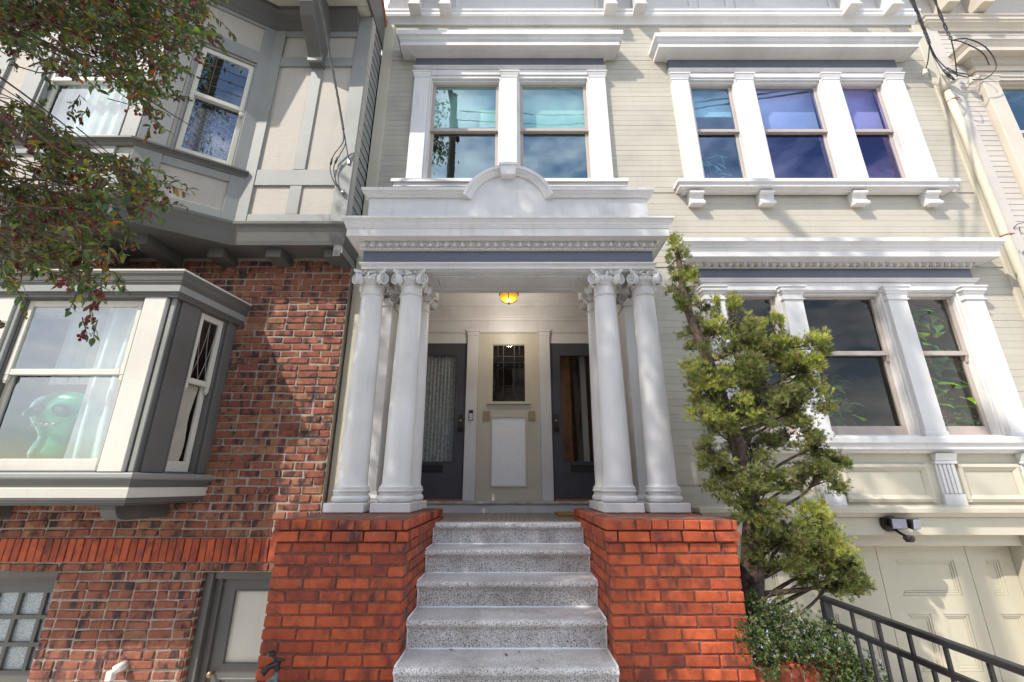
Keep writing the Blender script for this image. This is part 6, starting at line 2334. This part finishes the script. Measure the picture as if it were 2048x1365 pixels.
def spray(p, d, L, nl, lsize, berries):
    d = Vector(d).normalized()
    p = Vector(p)
    pts = []
    q = p.copy()
    dd = d.copy()
    for i in range(6):
        pts.append(tuple(q))
        q = q + dd * (L / 5)
        dd = (dd + Vector((rnd(-0.25, 0.25), rnd(-0.25, 0.25), rnd(-0.32, 0.12)))).normalized()
    tw.tube(pts, [0.0022, 0.002, 0.0018, 0.0016, 0.0013, 0.0008], 5)
    for i in range(nl):
        t = (i + 0.5) / nl * 4.95
        k = int(t)
        b = Vector(pts[k]).lerp(Vector(pts[k + 1]), t - k)
        ax = (Vector(pts[k + 1]) - Vector(pts[k])).normalized()
        out = ax.orthogonal().normalized()
        out = Matrix.Rotation(rnd(0, 6.28), 3, ax) @ out
        ld = (ax * rnd(0.2, 0.8) + out + Vector((0, 0, rnd(-0.5, 0.2)))).normalized()
        l = lsize * rnd(0.6, 1.2)
        leaf_blade(mb, b, ld, (rnd(-0.5, 0.5), rnd(-0.5, 0.5), 1), l, l * rnd(0.4, 0.52), rnd(0.05, 0.55), cols, leaf_col(), False, 3)
    if berries:
        c = Vector(pts[R.randrange(2, 5)])
        for k in range(R.randrange(3, 8)):
            e = c + Vector((rnd(-0.018, 0.018), rnd(-0.018, 0.018), rnd(-0.045, -0.012)))
            tw.tube([tuple(c), tuple(e)], 0.0009, 4)
            be.ellipsoid(tuple(e), (0.0062, 0.0062, 0.0068), 7, 5)


count = 0
tries = 0
limb_ends = []
while count < 1500 and tries < 160000:
    tries += 1
    Y = rnd(1.25, 2.1)
    if R.random() < 0.56:
        px_ = (rnd(-120, 440), rnd(-120, 250))
        poly, z_ok = UP, True
        dens = 1.0
    else:
        px_ = (rnd(-120, 350), rnd(195, 610))
        poly = MID
        dens = 0.85
    if not inside(poly, px_):
        continue
    v = (682.5 - px_[1]) / FPX
    z_ = Y * math.tan(TH + math.atan(v))
    d_ = Y * math.cos(TH) + z_ * math.sin(TH)
    p = Vector(((px_[0] - 1024) / FPX * d_, Y, z_))
    nz = noise.noise(p * 3.2) + 0.5 * noise.noise(p * 7.0)
    if nz < (-0.12 if poly is UP else 0.0):
        continue
    d = Vector((rnd(0.1, 1.0), rnd(-0.6, 0.6), rnd(-0.9, 0.25)))
    L = rnd(0.09, 0.17)
    e = project(p + d.normalized() * L)
    if e is None or not (inside(UP, e) or inside(MID, e)):
        if R.random() < 0.75:
            continue
    spray(p, d, L, R.randrange(10, 15), rnd(0.024, 0.037), R.random() < 0.24)
    limb_ends.append(p)
    count += 1
# hanging sprigs below the main outline
for px_, Y in (((150, 590), 1.6), ((180, 610), 1.6), ((195, 640), 1.62), ((165, 635), 1.6), ((210, 585), 1.63), ((205, 555), 1.6), ((175, 560), 1.6), ((160, 190), 1.7), ((150, 205), 1.7), ((175, 215), 1.7), ((300, 250), 1.7)):
    v = (682.5 - px_[1]) / FPX
    z_ = Y * math.tan(TH + math.atan(v))
    d_ = Y * math.cos(TH) + z_ * math.sin(TH)
    spray(Vector(((px_[0] - 1024) / FPX * d_, Y, z_)), (rnd(-0.2, 0.4), rnd(-0.3, 0.3), -0.9), 0.08, 7, 0.034, R.random() < 0.6)
# boughs that carry the sprays
bough = MB()
for (a, b, c) in (((-4.2, 0.3, 2.6), (-2.6, 1.2, 2.9), (-1.65, 1.65, 2.75)), ((-4.2, 0.3, 2.2), (-2.8, 1.3, 2.0), (-1.75, 1.6, 1.35)), ((-4.2, 0.3, 1.9), (-2.9, 1.2, 1.5), (-2.0, 1.6, 0.85)),
                  ((-4.2, 0.3, 3.0), (-2.4, 1.0, 3.6), (-1.4, 1.7, 3.2)), ((-2.6, 1.2, 2.9), (-2.0, 1.6, 2.6), (-1.55, 1.7, 2.2)), ((-2.8, 1.3, 2.0), (-2.1, 1.5, 1.9), (-1.6, 1.75, 1.7)), ((-2.4, 1.25, 1.75), (-2.0, 1.55, 1.3), (-1.72, 1.6, 0.95))):
    pts = bez([a, b, c], 10)
    bough.tube(pts, [0.011 * (1 - i / 20) ** 1.2 + 0.0018 for i in range(21)], 6)
for p in limb_ends:
    if R.random() < 0.35:
        s = p + Vector((rnd(-0.30, -0.12), rnd(-0.12, 0.12), rnd(-0.02, 0.16)))
        m_ = p.lerp(s, 0.5) + Vector((rnd(-0.03, 0.03), rnd(-0.03, 0.03), rnd(-0.03, 0.03)))
        tw.tube([tuple(s), tuple(m_), tuple(p)], [0.0030, 0.0026, 0.002], 5)
tk = MB()
tk.tube(bez([(-4.3, 0.25, GZ), (-4.28, 0.2, -0.6), (-4.35, 0.1, 0.8), (-4.2, 0.2, 2.2), (-4.2, 0.0, 3.6)], 6), [0.17 - 0.06 * i / 24 for i in range(25)], 12)
for (e, r) in (((-5.6, -1.0, 6.5), 0.07), ((-3.2, -1.1, 7.2), 0.07), ((-4.6, -0.2, 8.6), 0.06), ((-3.0, 0.5, 5.4), 0.05), ((-5.5, 0.8, 5.2), 0.05), ((-4.2, -1.8, 6.0), 0.05)):
    tk.tube(bez([(-4.2, 0.0, 3.2), tuple(Vector((-4.2, 0, 3.2)).lerp(Vector(e), 0.5) + Vector((rnd(-0.3, 0.3), rnd(-0.3, 0.3), 0.3))), e], 7), [r * (1 - 0.8 * i / 14) for i in range(15)], 7)
tk.build('trunk', M['bark'], tree, smooth=True)
bough.build('bough', M['twig'], tree, smooth=True)
tw.build('twigs', M['twig'], tree, recalc=False)['kind'] = 'stuff'
be.build('berries', M['berry'], tree, smooth=True, recalc=False)['kind'] = 'stuff'
# the rest of the crown, above and beside the frame, trimmed to shade the porch
CC, CR = Vector((-4.35, -0.35, 5.6)), Vector((2.5, 2.3, 4.9))
n_leaf = 0
tries = 0
clumps = []
while len(clumps) < 520 and tries < 60000:
    tries += 1
    v = Vector((rnd(-1, 1), rnd(-1, 1), rnd(-1, 1)))
    if v.length > 1:
        continue
    p = Vector((CC.x + v.x * CR.x, CC.y + v.y * CR.y, CC.z + v.z * CR.z))
    q = project(p)
    if q is not None and -90 < q[0] < 2200 and q[1] > -110:
        continue
    if p.z < 0.9:
        continue
    xs_, zs_ = p.x + (4.4 - p.y) * 1.126, p.z - (4.4 - p.y) * 1.63
    if not (-1.45 < xs_ < 2.15 and zs_ < 2.75):
        continue
    clumps.append(p)
for k in range(16):
    clumps.append(Vector((rnd(-2.75, -2.0), rnd(-0.9, -0.3), rnd(8.9, 10.6))))
for p in clumps:
    r = rnd(0.24, 0.4)
    for k in range(58):
        b = p + Vector((R.gauss(0, r * 0.6), R.gauss(0, r * 0.6), R.gauss(0, r * 0.5)))
        q = project(b)
        if q is not None and -40 < q[0] < 2150 and q[1] > -45:
            continue
        d = (rnd(-1, 1), rnd(-1, 1), rnd(-1, 0.4))
        l = rnd(0.07, 0.12)
        leaf_blade(mb, b, d, (rnd(-0.5, 0.5), rnd(-0.5, 0.5), 1), l, l * 0.5, 0.3, cols, leaf_col(), False, 2)
leaf_object('crown', mb, cols, M['leaf'], tree)

# ================================================================== ACROSS THE STREET (seen only as reflections)
up_ = thing('utility_pole', (POLE[0], POLE[1], GZ), 'tall wooden utility pole at the kerb carrying the cables', 'pole')
MB().tube([(POLE[0], POLE[1], GZ), (POLE[0], POLE[1], POLE_TOP)], [0.14, 0.10], 12).build('pole', M['pole'], up_, smooth=True)
for zz in (10.55,):
    MB().box(POLE[0] - 0.06, POLE[0] + 0.05 + 0.01, POLE[1] - 1.1, POLE[1] + 1.1, zz, zz + 0.11).build('crossarm', M['pole'], up_)
    for k in (-0.95, -0.5, 0.5, 0.95):
        MB().lathe([(0.02, zz + 0.11), (0.05, zz + 0.14), (0.04, zz + 0.18), (0.05, zz + 0.22), (0.02, zz + 0.26)], POLE[0], POLE[1] + k, 10).build('insulator', M['ceramic'], up_)


def far_house(x0, x1, y, h, mat, label_):
    r = thing('row_house', ((x0 + x1) / 2, y, GZ), label_, 'house', 'houses across the street')
    ops = []
    n = max(2, int((x1 - x0) / 2.2))
    for fl_ in range(3):
        for i in range(n):
            cx = x0 + (x1 - x0) * (i + 0.5) / n
            ops.append((cx - 0.55, cx + 0.55, GZ + 1.0 + fl_ * 3.1, GZ + 2.7 + fl_ * 3.1))
    w = MB()
    for c in rect_minus(x0, x1, GZ, h, ops):
        w.box(c[0], c[1], y - 0.2, y, c[2], c[3])
    w.box(x0, x1, y - 9, y - 0.3, GZ, h)
    w.build('wall', mat, r)
    for (a, b, c, d) in ops:
        f = MB()
        frame_ring(f, a, b, c, d, y - 0.12, y + 0.03, 0.07)
        f.box(a, b, y - 0.1, y - 0.03, (c + d) / 2 - 0.03, (c + d) / 2 + 0.03)
        wf = f.build('window', M['white'], r)
        MB().box(a + 0.07, b - 0.07, y - 0.10, y - 0.094, c + 0.07, d - 0.07).build('pane', M['room_dark'], wf)
    MB().sweep(profile_cornice(h, h + 0.6, 0.5, 0.3), [(x1, y), (x0, y)]).build('roof_cornice', mat, r)


far_house(-17, -9.4, -14.2, 7.4, M['far_wall'], 'brown tall house across the street, leftmost seen from it')
far_house(-9.1, -2.0, -14.0, 6.6, M['far_wall2'], 'grey tall house across the street, facing the brick house')
far_house(-1.7, 5.6, -14.3, 7.2, M['far_wall'], 'brown tall house across the street, facing the porch')
far_house(5.9, 13.5, -14.1, 7.0, M['far_wall2'], 'grey tall house across the street, facing the garage')


def bare_tree(x, y, h, label_):
    r = thing('bare_tree', (x, y, GZ), label_, 'tree', 'bare trees across the street')
    t = MB()
    def grow(p, d, L, rad, lev):
        q = p + d * L
        t.tube([tuple(p), tuple(p.lerp(q, 0.5) + Vector((rnd(-1, 1), rnd(-1, 1), rnd(-1, 1))) * L * 0.05), tuple(q)], [rad, rad * 0.85, rad * 0.68], 5 if lev > 1 else 8, False)
        if lev >= 6:
            return
        for k in range(3 if lev < 4 else 2):
            nd_ = (d + Vector((rnd(-1, 1), rnd(-1, 1), rnd(-0.35, 0.8))) * 0.75).normalized()
            grow(q, nd_, L * rnd(0.62, 0.82), rad * 0.62, lev + 1)
    grow(Vector((x, y, GZ)), Vector((0, 0, 1)), h * 0.27, 0.2, 0)
    t.build('branches', M['bark'], r, recalc=False)


bare_tree(0.6, -11.6, 10.5, 'bare branching tree across the street, facing the porch')
bare_tree(-6.5, -11.8, 10.0, 'bare branching tree across the street, facing the brick house')
bare_tree(6.3, -11.6, 9.5, 'bare branching tree across the street, facing the garage')
